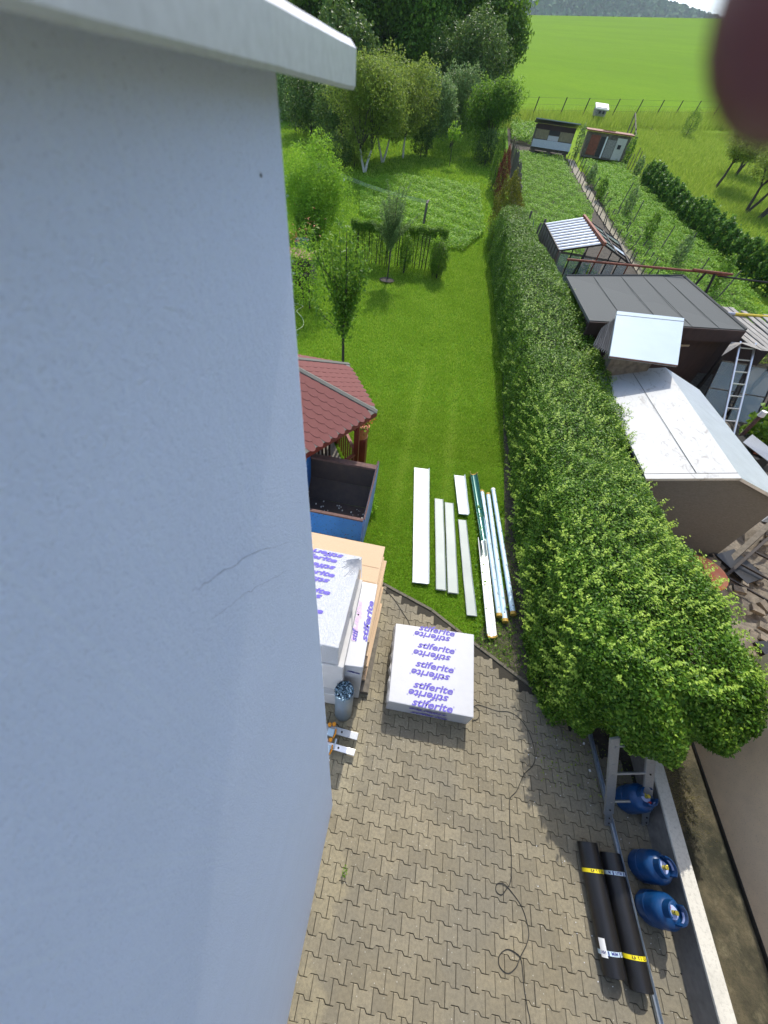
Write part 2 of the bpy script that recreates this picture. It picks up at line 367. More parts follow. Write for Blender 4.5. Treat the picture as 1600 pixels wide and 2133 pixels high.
def obj(name, mb, mat, parent=None, smooth=False, bevel=0, local=False):
    me = bpy.data.meshes.new(name)
    vs = mb.v
    if parent is not None and not local:
        inv = parent.matrix_basis.inverted()
        if parent.parent: inv = (parent.parent.matrix_basis @ parent.matrix_basis).inverted()
        vs = [tuple(inv @ Vector(v)) for v in vs]
    me.from_pydata(vs, [], mb.f); me.update()
    bm = bmesh.new(); bm.from_mesh(me)
    if bevel: bmesh.ops.bevel(bm, geom=bm.edges[:], offset=bevel, segments=2, affect='EDGES', profile=.6)
    bmesh.ops.recalc_face_normals(bm, faces=bm.faces[:]); bm.to_mesh(me); bm.free()
    if smooth: shade_smooth(me)
    me.materials.append(M[mat] if isinstance(mat, str) else mat)
    o = bpy.data.objects.new(name, me); C.objects.link(o)
    if parent is not None: o.parent = parent
    return o
def tag(o, label=None, cat=None, group=None, kind=None):
    for k, v in (('label', label), ('category', cat), ('group', group), ('kind', kind)):
        if v: o[k] = v
    return o
def thing(name, label, cat, loc=(0, 0, 0), rotz=0, group=None):
    o = bpy.data.objects.new(name, None); C.objects.link(o); o.empty_display_size = .2
    o.location = loc; o.rotation_euler = (0, 0, rotz)
    o.matrix_basis = Matrix.Translation(loc) @ Matrix.Rotation(rotz, 4, 'Z')
    return tag(o, label, cat, group)
def structure(name, mb, mat, smooth=False):
    o = obj(name, mb, mat, smooth=smooth); o['kind'] = 'structure'; return o
def dup(o, parent=None):
    c = o.copy(); C.objects.link(c)
    if parent is not None: c.parent = parent
    for ch in list(o.children): dup(ch, c)
    return c
def np_mesh(name, V, F, mat, parent=None, attr=None, kind='stuff'):
    me = bpy.data.meshes.new(name); nf, k = F.shape
    if parent is not None:
        inv = np.array(parent.matrix_basis.inverted()); V = V @ inv[:3, :3].T + inv[:3, 3]
    me.vertices.add(len(V)); me.vertices.foreach_set('co', V.astype(np.float32).ravel())
    me.loops.add(nf * k); me.loops.foreach_set('vertex_index', F.astype(np.int32).ravel())
    me.polygons.add(nf); me.polygons.foreach_set('loop_start', np.arange(0, nf * k, k, dtype=np.int32))
    me.update(calc_edges=True)
    if attr is not None:
        a = me.attributes.new('v', 'FLOAT', 'FACE'); a.data.foreach_set('value', attr.astype(np.float32))
    me.materials.append(M[mat] if isinstance(mat, str) else mat)
    o = bpy.data.objects.new(name, me); C.objects.link(o)
    if parent is not None: o.parent = parent
    if kind: o['kind'] = kind
    return o
def unit(a): return a / (np.linalg.norm(a, axis=1, keepdims=True) + 1e-9)
def leaf_arrays(P, Nn, size, aspect=.55, spread=.7, val=None, r=rng):
    """P centres, Nn preferred facing, size lengths: two-part leaf (folded along the rib)"""
    n = len(P); nn = unit(Nn + r.normal(0, spread, (n, 3)))
    t = unit(np.cross(nn, r.normal(0, 1, (n, 3)))); b = np.cross(nn, t)
    L = size[:, None]; Wd = L * aspect / 2
    p0 = P - t * L / 2; p1 = P + b * Wd + nn * L * .10; p2 = P + t * L / 2 - nn * L * .08; p3 = P - b * Wd + nn * L * .10
    V = np.stack([p0, p1, p2, p3], 1).reshape(-1, 3); i = np.arange(n) * 4
    F = np.concatenate([np.stack([i, i + 1, i + 2], 1), np.stack([i, i + 2, i + 3], 1)])
    v = r.uniform(0, 1, n) if val is None else val
    return V, F, np.concatenate([v, v])
def leaves(name, P, Nn, size, mat, parent=None, aspect=.55, spread=.7, val=None, kind='stuff'):
    V, F, a = leaf_arrays(P, Nn, size, aspect, spread, val)
    return np_mesh(name, V, F, mat, parent, a, kind)
def text(name, body, size, mat, parent, mtx, shear=.28, bold=.02, align='CENTER', ext=.0, fitw=None):
    cu = bpy.data.curves.new(name, 'FONT'); cu.body = body; cu.size = size; cu.shear = shear; cu.offset = bold
    cu.align_x = align; cu.align_y = 'CENTER'; cu.resolution_u = 2; cu.extrude = ext
    t = bpy.data.objects.new('tmp', cu); C.objects.link(t)
    dg = bpy.context.evaluated_depsgraph_get(); me = bpy.data.meshes.new_from_object(t.evaluated_get(dg))
    bpy.data.objects.remove(t); me.name = name
    m = Matrix(mtx) if not isinstance(mtx, Matrix) else mtx
    if fitw:
        xs_ = [v.co.x for v in me.vertices]; me.transform(Matrix.Diagonal((fitw / (max(xs_) - min(xs_)), 1, 1, 1)))
    if parent is not None: m = parent.matrix_basis.inverted() @ m
    me.transform(m); me.materials.clear(); me.materials.append(M[mat])
    o = bpy.data.objects.new(name, me); C.objects.link(o); o.parent = parent; return o

# ================================================================== GROUND
def grid_sheet(xs, ys, zone):
    nx, ny = len(xs), len(ys); V = [(x, y, T(x, y) - .03) for y in ys for x in xs]; out = {}
    for j in range(ny - 1):
        for i in range(nx - 1):
            z = zone((xs[i] + xs[i + 1]) / 2, (ys[j] + ys[j + 1]) / 2)
            if z: out.setdefault(z, []).append((j * nx + i, j * nx + i + 1, (j + 1) * nx + i + 1, (j + 1) * nx + i))
    return V, out
xs = list(np.arange(-30, 40.01, .5)); xs = [-900, -500, -260, -160, -110, -80, -60, -45, -37] + xs + [45, 52, 60, 70, 85, 105, 140, 200, 300, 500, 900]
ys = [-40, -20, -10, -5] + list(np.arange(-3, 75.01, .5)) + list(np.arange(78, 252, 4))
def field_edge(x): return 55.5 + (x - 3.2) * .66 if x > -4 else 50.7
def zone(x, y):
    if y > field_edge(max(-4, min(x, 40))): return 'field'
    if x > 2.3 and y < 14.5 and x < 30: return 'yard_ground'
    if x > 9.2 + (14.9 - 9.2) * max(0, min(1, (40 - y) / 17)) - 1.5: return 'meadow'
    if x > 3.2 and y > 14: return 'garden_soil'
    return 'lawn'
V, zones = grid_sheet(xs, ys, zone)
for zn, mt in (('lawn', 'lawn'), ('field', 'field'), ('meadow', 'meadow'), ('yard_ground', 'yard'), ('garden_soil', 'yard')):
    fs = zones[zn]; used = sorted({i for f in fs for i in f}); mp = {a: b for b, a in enumerate(used)}
    mb = MB(); mb.v = [V[i] for i in used]; mb.f = [tuple(mp[i] for i in f) for f in fs]
    structure(zn, mb, mt, smooth=True)
# far ground beyond the crest, falling away to a valley, then the wooded hill
mb = MB(); fx = [-3000, -900, -500, -260, -160, -80, -30, 0, 40, 105, 200, 300, 500, 900, 3000]; fy = [250, 275, 320, 420, 700, 1100, 5000]
for y in fy:
    for x in fx: mb.v.append((x, y, T(x, 250) - .05 - min(22, (y - 250) * .10)))
for j in range(len(fy) - 1):
    for i in range(len(fx) - 1): k = j * len(fx) + i; mb.f.append((k, k + 1, k + 1 + len(fx), k + len(fx)))
structure('valley_ground', mb, 'field', True)
# wooded hill: terrain plus canopy clumps
def hill_h(x, y):
    return (20 + 198 * math.exp(-((x - 120) / (1100 if x > 120 else 700)) ** 2) * math.exp(-((y - 1500) / 330) ** 2)) + 25 * math.exp(-((x + 60) / 200) ** 2 - ((y - 1500) / 300) ** 2)
mb = MB(); hx = np.linspace(-1400, 1300, 60); hy = np.linspace(850, 2100, 30)
for y in hy:
    for x in hx: mb.v.append((x, y, hill_h(x, y) - 8 + 6 * math.sin(x * .05 + y * .03)))
for j in range(29):
    for i in range(59): k = j * 60 + i; mb.f.append((k, k + 1, k + 61, k + 60))
structure('hill', mb, 'forest', True)
n = 60000; hxs = rng.uniform(-700, 900, n); hys = rng.uniform(1000, 1560, n)
P = np.stack([hxs, hys, np.array([hill_h(a, b) for a, b in zip(hxs, hys)]) + rng.uniform(-6, 3, n)], 1)
leaves('distant_woods', P, np.tile([0, -.5, .8], (n, 1)), rng.uniform(6, 12, n), 'forest', None, .9, .6)
tag(bpy.data.objects['distant_woods'], 'dark bluish green woodland covering the hill behind the field', 'woodland')

# thin summer air
hb = MB().box((0, 900, 150), (4200, 2700, 430))
mh = bpy.data.materials.new('air'); mh.use_nodes = True; hn = mh.node_tree; hn.nodes.remove(hn.nodes['Principled BSDF'])
pvn_ = hn.nodes.new('ShaderNodeVolumePrincipled'); pvn_.inputs['Density'].default_value = .00022; pvn_.inputs['Color'].default_value = (.78, .93, .98, 1)
hn.links.new(pvn_.outputs[0], hn.nodes['Material Output'].inputs['Volume'])
o = obj('haze', hb, mh); o['kind'] = 'stuff'; tag(o, 'thin bluish summer haze over the fields and the hill', 'haze')

# ------------------------------------------------------------------ pavement
pv = bpy.data.objects.new('pavement', None)
base = MB()
def edge_y(x):    # paving/lawn border
    pts = [(-8, 5.9), (-2, 4.35), (-.03, 3.50), (.87, 3.18), (1.71, 2.68), (2.46, 2.26), (3.9, 1.35), (6, .5)]
    for (a, b), (c, d) in zip(pts, pts[1:]):
        if a <= x <= c: return b + (d - b) * (x - a) / (c - a)
    return 0
bp = [(-4.0, -6), (3.86, -6), (3.86, 1.4)] + [(x, edge_y(x)) for x in (2.46, 1.71, .87, -.03, -2, -4.0)]
pave = structure('pavement', base.prism(bp, -.05, -.012), 'sand')
U = Vector((.2, .0024)); Rr = Vector((-.0028, -.1353)); O = Vector((.7608, .1796))
g = .0022; w2 = .1; e = .0145; hh = .1353 / 2
def paver_outline():
    # corners reach out (high), middle pinched: the top border is a trapezoid wave
    t = [(-w2 + g, hh + e), (-w2 + .038, hh + e), (-w2 + .062, hh - e), (w2 - .062, hh - e), (w2 - .038, hh + e), (w2 - g, hh + e)]
    top = [(x, y - g) for x, y in t]; bot = [(x, -y) for x, y in top[::-1]]
    return [(x, y) for x, y in (top + bot)][::-1]
po = paver_outline()
def make_paver_mesh():
    bm = bmesh.new(); n = len(po)
    lo = [bm.verts.new((x, y, -.03)) for x, y in po]; md = [bm.verts.new((x, y, -.004)) for x, y in po]
    up = [bm.verts.new((x * (1 - .0035 / .1), y * (1 - .0035 / hh), 0)) for x, y in po]
    for i in range(n):
        j = (i + 1) % n; bm.faces.new((lo[i], lo[j], md[j], md[i])); bm.faces.new((md[i], md[j], up[j], up[i]))
    bm.faces.new(up); bmesh.ops.triangulate(bm, faces=[f for f in bm.faces if len(f.verts) > 4])
    bmesh.ops.recalc_face_normals(bm, faces=bm.faces[:])
    me = bpy.data.meshes.new('paver'); bm.to_mesh(me); bm.free(); return me
pm = make_paver_mesh(); pm.materials.append(M['paver'])
ang = math.atan2(U.y, U.x); cand = []
for r in range(-32, 20):
    for u in range(-60, 40):
        if (u + r) % 2: continue
        c = O + U * (u + 1) / 2 + Rr * r; c = O + U * ((u + 1) * .5) + Rr * r
        if c.x < -4.0 or c.x > 3.89 or c.y < -2.4: continue
        if c.y > edge_y(c.x) - .10: continue
        q = Vector((c.x, c.y, -CAM_H)); z = q.dot(f_); px = q.dot(r_) / z; py = q.dot(d_) / z
        vis = abs(px) < 1.06 and abs(py) < 1.42 and c.x > -.25
        occ = (.3 < c.x < 1.4 and 1.75 < c.y < 2.6) or (c.x < -.1 and c.y > 1.35)
        cand.append((0 if (vis and not occ) else 1, q.length, c, random.random()))
cand.sort(key=lambda a: (a[0], a[1]))
joinv = []; joinf = []; pvn = len(po)
bmv = [tuple(v.co) for v in pm.vertices]; bmf = [tuple(p.vertices) for p in pm.polygons]
jmb = MB(); jm2 = MB()
for i, (vz, ds, c, rr) in enumerate(cand):
    rz = ang + random.gauss(0, .006); z = random.gauss(0, .0016); cx = c.x + random.gauss(0, .0008); cy = c.y + random.gauss(0, .0008)
    if vz == 0 and i < 300:
        o = bpy.data.objects.new('paver', pm); C.objects.link(o); o.parent = pave; o.location = (cx, cy, z)
        o.rotation_euler = (random.gauss(0, .006), random.gauss(0, .006), rz)
    else:
        Mx = Matrix.Translation((cx, cy, z)) @ Matrix.Rotation(rz, 4, 'Z')
        jmb.add([Mx @ Vector(v) for v in bmv], bmf)
o = obj('paver_field', jmb, 'paver_i', pave); o['kind'] = 'stuff'; o['label'] = 'remaining grey concrete pavers of the driveway'
eps = [(-2.2, 4.42), (-1.2, 4.0), (-.03, 3.53), (.87, 3.21), (1.71, 2.71), (2.46, 2.29), (2.80, 2.07)]
for (a, b), (c, d) in zip(eps, eps[1:]):
    L = math.hypot(c - a, d - b); k = max(1, round(L / .5))
    for i in range(k):
        t = (i + .5) / k; obj('edging_stone', MB().box((a + (c - a) * t, b + (d - b) * t, -.05 + random.gauss(0, .004)), (L / k - .008, .05, .12), math.atan2(d - b, c - a)), 'edging', pave, bevel=.006)

# dirt strip under the hedge, apron between low wall and neighbour
n = 5; structure('soil_strip', MB().add([(1.6, 2.75, -.022), (2.9, 1.9, -.022), (4.7, 1.2, -.022), (4.7, 5, -.022), (4.2, 14, T(4, 14) + .0), (2.42, 14, T(2.2, 14) + .0), (2.36, 8, -.0), (2.2, 4, -.016)], [tuple(range(8))]), 'yard')
structure('concrete_apron', MB().box((4.38, -1.9, .0), (.86, 7.6, .03)), 'moss')

# ================================================================== HOUSE
XW, YC = -.125, .338
h = thing('house', 'pale blue stuccoed house wall filling the left side of the view', 'house', (XW, YC, 0))
wb = MB().box(((XW - 8) / 2, (YC - 10) / 2, 2.906), (8 + XW, 10 + YC, 5.812))
wm = obj('wall', wb, 'stucco', h, bevel=.004)
# coping: folded metal flashing running along both faces
cb = MB(); Xf, Yf = -.095, .415; z0, z1 = 5.8022, 5.8262
prof = [(0, z0), (.0015, z0 + .002), (.0015, z1 - .004), (-.003, z1), (-.35, z1 + .01), (-.35, z0 + .006), (-.006, z0 + .003)]
ys_ = list(np.linspace(Yf, -.5, 40)) + [-2, -9.9]; o0 = len(cb.v)
for j, y in enumerate(ys_):
    wob = .00015 * math.sin(y * 31) + .0001 * math.sin(y * 77 + 1)
    for k_, (x, z) in enumerate(prof): cb.v.append((Xf + x + wob, y, z + wob * .7 + (.0071 * (Yf - max(y, -.5)) if k_ in (0, 1, 6) else 0)))
n = len(prof)
for j in range(len(ys_) - 1):
    for k in range(n): cb.f.append((j * n + k, j * n + (k + 1) % n, (j + 1) * n + (k + 1) % n, (j + 1) * n + k))
cb.f.append(tuple(range(n))); cb.f.append(tuple(range((len(ys_) - 1) * n, len(ys_) * n)))
obj('roof_flashing', cb, 'flash', h)
obj('end_flashing', MB().box((-4.3, Yf - .04, 5.816), (7.7, .075, .018)), 'flash', h)
obj('roof', MB().box((-4.2, -4.8, 5.815), (7.4, 9.9, .03)), 'felt', h)
gb = MB()
for k in range(160):
    z = 5.79 - random.random() ** 1.6 * 2.6; s_ = random.uniform(.0002, .0005) * (1 + (5.8 - z) * .7); c = Vector((XW + random.gauss(0, .0008), YC + random.gauss(-.0004, .0008), z))
    gb.add([c + Vector((random.gauss(0, s_), random.gauss(0, s_), random.gauss(0, s_ * 1.3))) for _ in range(4)], [(0, 1, 2), (0, 2, 3), (0, 3, 1), (1, 3, 2)])
o = obj('corner_grit', gb, 'stucco', h); o['kind'] = 'stuff'
# hairline cracks in the render (ribbons slightly proud)
def crack(pts, wd):
    mb = MB(); q = []
    for (a, b), (c, d) in zip(pts, pts[1:]):
        for t in np.linspace(0, 1, 7)[:-1]: q.append((a + (c - a) * t + random.gauss(0, .0009), b + (d - b) * t + random.gauss(0, .0012)))
    q.append(pts[-1]); nq = len(q)
    for i, (y, z) in enumerate(q):
        ww = wd * (.35 + .65 * math.sin(PI * (i + .5) / nq)) * random.uniform(.5, 1.2)
        mb.v += [(XW + .0004, y, z + ww), (XW + .0004, y, z - ww)]
    mb.f = [(2 * i, 2 * i + 1, 2 * i + 3, 2 * i + 2) for i in range(nq - 1)]
    return mb
obj('crack', crack([(.253, 5.434), (.195, 5.497), (.147, 5.539), (.119, 5.560), (.105, 5.572)], .00042), 'crack', h)
obj('crack', crack([(.248, 5.383), (.181, 5.458), (.144, 5.493), (.108, 5.525)], .00032), 'crack', h)
obj('nail_hole', MB().tube([(XW - .001, .294, 5.761), (XW + .0005, .294, 5.761)], .0011, 8), 'black', h)

# ================================================================== NEIGHBOUR BUILDING + LOW WALL (right)
t = thing('neighbour_house', 'beige rendered blank wall of the building at the right edge', 'house', (4.80, 2.6, 0))
obj('wall', MB().box((8.8, -2.2, 3.4), (8.0, 9.6, 6.8)), 'beige', t)
obj('plinth_gap', MB().box((4.795, -2.2, .03), (.03, 9.6, .06)), 'black', t)
obj('roof', MB().box((8.8, -2.2, 6.86), (8.4, 10, .12)), 'felt', t)
t = thing('low_wall', 'low concrete boundary wall with a sunlit top painted paler beside the pavers', 'wall', (3.88, -1.9, 0))
obj('wall_body', MB().box((3.905, -1.8, .185), (.15, 7.4, .37)), 'concrete_shade', t)
obj('wall_cap', MB().box((3.905, -1.8, .386), (.165, 7.4, .03)), 'concrete', t, bevel=.006)  # sunlit top painted in through the paler concrete

# ================================================================== HEDGE
def lerp_tab(tab, y):
    if y <= tab[0][0]: return tab[0][1]
    for (a, b), (c, d) in zip(tab, tab[1:]):
        if y <= c: return b + (d - b) * (y - a) / (c - a)
    return tab[-1][1]
XL = [(1.4, 2.55), (2.1, 2.42), (4, 2.36), (8, 2.38), (12, 2.25), (17.8, 1.98), (20.6, 1.72)]
XR = [(1.4, 4.15), (2.1, 4.40), (3.1, 4.42), (4.65, 4.20), (6, 4.10), (9, 4.40), (11, 4.42), (13, 4.28), (17.6, 3.3), (20.6, 2.95)]
def hedge_surf(n, y0, y1, r=rng):
    ys = r.uniform(y0, y1, n)
    xl = np.array([lerp_tab(XL, y) for y in ys]); xr = np.array([lerp_tab(XR, y) for y in ys])
    hw = (xr - xl) / 2; q = r.uniform(0, 1, n) * (2 * hw + 3.7)
    a = np.where(q < 1.85, -1, np.where(q < 1.85 + 2 * hw, (q - 1.85) / hw - 1, 1)); b = np.where(q < 1.85, q / 1.85 * 2 - 1, np.where(q < 1.85 + 2 * hw, 1, 1 - (q - 1.85 - 2 * hw) / 1.85 * 2))
    e_ = 5.; sc_ = (np.abs(a) ** e_ + np.abs(b) ** e_) ** (-1 / e_); cx = a * sc_; sz = b * sc_
    X = (xl + xr) / 2 + hw * cx; Z = .95 + 1.05 * sz
    nx = np.sign(cx) * np.abs(cx) ** (e_ - 1); nz = np.sign(sz) * np.abs(sz) ** (e_ - 1)
    # lumps
    from mathutils import noise as mn
    d = np.array([mn.noise((a * 1.3, b * 1.1, c * 1.3)) * .16 + mn.noise((a * 3.4 + 9, b * 3.1, c * 3.4)) * .09 for a, b, c in zip(X, ys, Z)])
    d = d * np.clip(1.25 - (ys - 3) / 14, .55, 1.2)
    P = np.stack([X + nx * d, ys, Z + nz * d + Tn(X, ys)], 1)
    # front end rounded: shrink lower part back
    k = np.clip((2.5 - ys) / 1.1, 0, 1)
    xm = (xl + xr) / 2 + .1
    P[:, 0] = xm + (P[:, 0] - xm) * np.sqrt(1 - .55 * k ** 2)
    return P, np.stack([nx, np.zeros(n), nz], 1)
def hedge_front(n, r=rng):
    a = r.uniform(-1, 1, n); b = r.uniform(0, 1, n)
    X = 3.47 + a * .90; zlo = np.where(X < 3.05, .25, .60); Z = zlo + b * (1.96 - zlo)
    Y = 1.36 + .50 * np.abs(a) ** 2.6 + .42 * np.clip((b - .7) / .3, 0, 1) ** 2 + .75 * np.clip(.35 - b, 0, 1) + .10 * np.sin(X * 6 + Z * 3) + .07 * np.sin(Z * 8 + X * 11)
    return np.stack([X, Y, Z], 1), np.stack([a * .5, -np.ones(n), (b - .4)], 1)
hd = thing('hedge', 'long clipped privet hedge running up the right side of the lawn', 'hedge', (3.3, 8, 0))
LV = []
def add_l(P, Nn, smin, smax, spread=.62, depth=.10, val=None):
    dn = unit(Nn); dep = rng.exponential(depth, len(P)) ; dep = np.minimum(dep, .4)
    P = P - dn * dep[:, None] + rng.normal(0, .015, P.shape)
    sz = rng.uniform(smin, smax, len(P))
    up = dn + np.array([0, 0, .45])
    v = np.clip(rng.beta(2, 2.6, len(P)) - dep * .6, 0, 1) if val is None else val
    LV.append(leaf_arrays(P, up, sz, .55, spread, v))
for y0, y1, dens, a, b in ((1.75, 3.5, 26000, .036, .058), (3.5, 6, 23000, .034, .054), (6, 10, 16500, .036, .056), (10, 20.6, 8800, .042, .07)):
    n = int((y1 - y0) * dens); P, Nn = hedge_surf(n, y0, y1); add_l(P, Nn, a, b)
P, Nn = hedge_front(42000); add_l(P, Nn, .036, .06)
# young shoots standing out of the surface
for y0, y1, ns in ((1.8, 4, 420), (4, 8, 420), (8, 14, 240)):
    P, Nn = hedge_surf(ns, y0, y1); m = Nn[:, 2] > -.2; P, Nn = P[m], Nn[m]
    for k in range(7):
        q = P + unit(Nn + [0, 0, .6]) * (.02 + .022 * k)
        V_, F_, a_ = leaf_arrays(np.repeat(q, 2, 0) + rng.normal(0, .012, (len(q) * 2, 3)), np.repeat(Nn + [0, 0, 1.], 2, 0), rng.uniform(.03, .05, len(q) * 2), .55, .5, rng.uniform(.75, 1, len(q) * 2))
        LV.append((V_, F_, a_))
off = 0; Vs = []; Fs = []; As = []
for V_, F_, a_ in LV: Vs.append(V_); Fs.append(F_ + off); As.append(a_); off += len(V_)
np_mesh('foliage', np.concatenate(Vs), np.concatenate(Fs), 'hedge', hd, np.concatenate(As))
cb = MB(); ring = 10; ysc = [1.75, 2.1, 2.6, 4, 6, 8, 10, 12, 14, 16, 18, 20.4]
for j, y in enumerate(ysc):
    xl, xr = lerp_tab(XL, y), lerp_tab(XR, y); f = .45 if j == 0 else (.55 if j == 1 else .66); xm = (xl + xr) / 2
    for k in range(ring):
        a = 2 * PI * k / ring; cx = math.copysign(abs(math.cos(a)) ** .5, math.cos(a)); sz = math.copysign(abs(math.sin(a)) ** .5, math.sin(a))
        cb.v.append((xm + (xr - xl) / 2 * f * cx, y, T(xm, y) + .93 + (.72 if j > 1 else .6) * sz * (1.0 if sz > 0 else .98)))
for j in range(len(ysc) - 1):
    for k in range(ring): cb.f.append((j * ring + k, j * ring + (k + 1) % ring, (j + 1) * ring + (k + 1) % ring, (j + 1) * ring + k))
cb.f.append(tuple(range(ring)))
M['core'] = simple('hedge_core', (.022, .04, .010), 1, var=.3, scale=40, bumps=1, bd=.05)
obj('dark_core', cb, 'core', hd)  # opaque dark core added so no light shows through the leaves

# ================================================================== INSULATION PACKAGES
def rot_text_m(c, rz, flip=0): return Matrix.Translation(c) @ Matrix.Rotation(rz + (PI if flip else 0), 4, 'Z')
box = thing('insulation_package', 'square white package of insulation boards printed all over, lying alone on the pavers', 'package', (.92, 2.12, 0))
cx0, cy0 = .915, 2.115
poly = [(.335, 1.515), (1.50, 1.535), (1.50, 2.72), (.27, 2.64)]
obj('wrap', MB().prism(poly, .03, .40), 'film', box, bevel=.012)
obj('wood_skid', MB().box((.6, 2.1, .015), (.08, 1.05, .03)), 'wood_pale', box); obj('wood_skid', MB().box((1.25, 2.1, .015), (.08, 1.05, .03)), 'wood_pale', box)
# loose film along the left edge
fb = MB()
for i in range(13):
    t = i / 12; x = .335 - .065 * t; y = 1.515 + 1.1 * t
    wv = .008 * math.sin(i * 2.9) + .004
    fb.v += [(x + .004, y, .385), (x - .012 - wv, y, .34 + .02 * math.sin(i * 2.7)), (x - .016 - wv * 1.6, y + .02, .20)]
fb.f = [q for i in range(12) for q in ((i * 3, i * 3 + 1, i * 3 + 4, i * 3 + 3), (i * 3 + 1, i * 3 + 2, i * 3 + 5, i * 3 + 4))]
obj('loose_film', fb, 'crinkle', box)
for x, y, fl in [(.909, 2.655, 0), (.862, 2.545, 1), (.918, 2.381, 0), (.880, 2.255, 1), (.917, 2.099, 0), (.882, 1.972, 1), (.919, 1.805, 0), (.877, 1.690, 1), (.925, 1.575, 0)]:
    text('lettering', 'stiferite', .135, 'ink', box, rot_text_m((x, y, .4045), .01, fl), bold=.0035, fitw=.56)
    text('registered_mark', '\u00ae', .03, 'ink', box, rot_text_m((x + (.30 if not fl else -.30), y + (.035 if not fl else -.035), .4045), .01, fl), 0, 0)
fm = Matrix.Translation((.90, 1.512, .30)) @ Matrix.Rotation(PI / 2, 4, 'X')
text('lettering', 'stiferite', .11, 'ink', box, fm @ Matrix.Rotation(PI, 4, 'Z'), bold=.004, fitw=.52)
text('lettering', 'stiferite', .11, 'ink', box, Matrix.Translation((.93, 1.512, .15)) @ Matrix.Rotation(PI / 2, 4, 'X'), bold=.004, fitw=.52)

# big wrapped stack by the house
st = thing('insulation_stack', 'tall wrapped stack of white insulation packages beside the house wall', 'package', (-.65, 2.03, 0))
lay = [(.12, .56, -.32, 1.40, .02), (.57, 1.04, -.28, 1.47, -.015), (1.05, 1.50, -.30, 1.44, .02), (1.51, 2.00, -.35, 1.46, 0)]
for k, (za, zb, xr_, ya, rz) in enumerate(lay):
    c = ((xr_ - .95) / 2, (ya + ya + 1.17) / 2, (za + zb) / 2)
    obj('package', MB().box(c, (.95 + xr_, 1.17, zb - za), rz), 'crinkle' if k == 3 else 'card', st, bevel=.012)
obj('pallet', MB().box((-.62, 2.0, .06), (.6, 1.15, .11)), 'wood_old', st)
for x, y, fl in [(-.83, 2.575, 1), (-.90, 2.50, 0), (-.88, 2.39, 1), (-.875, 2.295, 0), (-.90, 2.20, 1), (-.865, 2.06, 0), (-.93, 1.985, 1), (-.88, 1.82, 0)]:
    text('lettering', 'stiferite', .088, 'ink', st, rot_text_m((x, y, 2.004), -.02, fl), bold=.004, fitw=.52)
# folds of the stretched film fanning out from the corner
fb = MB()
for i in range(16):
    a = math.radians(200 + i * 5.5); L = random.uniform(.16, .34); cx, cy = -.355, 2.60
    dx, dy = math.cos(a), math.sin(a); nx, ny = -dy, dx; ww = .005
    p = [(cx + dx * .03, cy + dy * .03), (cx + dx * L, cy + dy * L)]
    o0 = len(fb.v)
    for (x, y), e_ in zip(p, (1, .2)): fb.v += [(x + nx * ww, y + ny * ww, 2.002), (x, y, 2.002 + .010 * e_ + .003), (x - nx * ww, y - ny * ww, 2.002)]
    fb.f += [(o0, o0 + 1, o0 + 4, o0 + 3), (o0 + 1, o0 + 2, o0 + 5, o0 + 4)]
obj('film_fold', fb, 'film', st)
text('lettering', 'stif', .075, 'inkblue', st, Matrix.Translation((-.43, 1.445, 1.20)) @ Matrix.Rotation(PI / 2, 4, 'X') @ Matrix.Rotation(.3, 4, 'Z'), bold=.004)
# upright bundle
bu = thing('insulation_bundle', 'narrow white bundle of insulation boards standing between the tall stack and the foil roll', 'package', (-.22, 2.1, 0))
bp_ = [(-.365, 1.525), (-.075, 1.55), (-.11, 2.68), (-.375, 2.68)]
obj('board_block', MB().prism(bp_, .12, 1.35), 'film', bu, bevel=.008)
for k in range(2):
    xk = -.27 + k * .10
    obj('board_joint', MB().box((xk - .005, 2.11, 1.3505), (.004, 1.10, .004), -.02), 'card', bu)
obj('pallet', MB().box((-.16, 2.15, .06), (.42, 1.0, .11)), 'wood_old', bu)
text('lettering', 'stiferite', .105, 'ink', bu, Matrix.Translation((-.135, 2.13, 1.3545)) @ Matrix.Rotation(PI / 2 + .03, 4, 'Z'), bold=.004, fitw=.56)
text('lettering', 'stiferite', .10, 'inkpink', bu, Matrix.Translation((-.262, 2.12, 1.3545)) @ Matrix.Rotation(-PI / 2 + .03, 4, 'Z'), bold=.004, fitw=.56)
text('lettering', 'stif', .10, 'ink', bu, Matrix.Translation((-.255, 1.90, 1.3565)) @ Matrix.Rotation(PI / 2 + .03, 4, 'Z'), bold=.003, fitw=.16)
text('lettering', 'stiferite', .06, 'inkblue', bu, Matrix.Translation((-.18, 1.5365, 1.16)) @ Matrix.Rotation(.085, 4, 'Z') @ Matrix.Rotation(PI / 2, 4, 'X') @ Matrix.Rotation(-.35, 4, 'Z'), bold=.003, fitw=.17)
# beige fibre boards
bd = thing('board_stack', 'stack of beige fibre boards with slipped edges behind the white packages', 'boards', (-.7, 2.95, 0))
obj('pallet', MB().box((-.62, 2.85, .06), (1.15, .75, .11)), 'wood_old', bd)
zz = .12; k = 0
while zz < 1.33:
    sl_ = 0 if zz > 1.2 else random.uniform(.0, .05); dy = random.uniform(-.07, .02) - (1.35 - zz) * .22
    ztop = zz + .058
    obj('board', MB().box((-.72 + sl_ + (1.35 - zz) * .05, 2.72 + dy * (zz < 1.25), zz + .029), (1.2, 1.25, .057), random.uniform(-.02, .015) - .01), 'board', bd, bevel=.002)
    zz += .0585
# grain seams on the top board
for y in (2.95, 2.70): obj('board_seam', MB().box((-.65, y, 1.352), (1.02, .003, .002), -.01), 'board_e', bd)

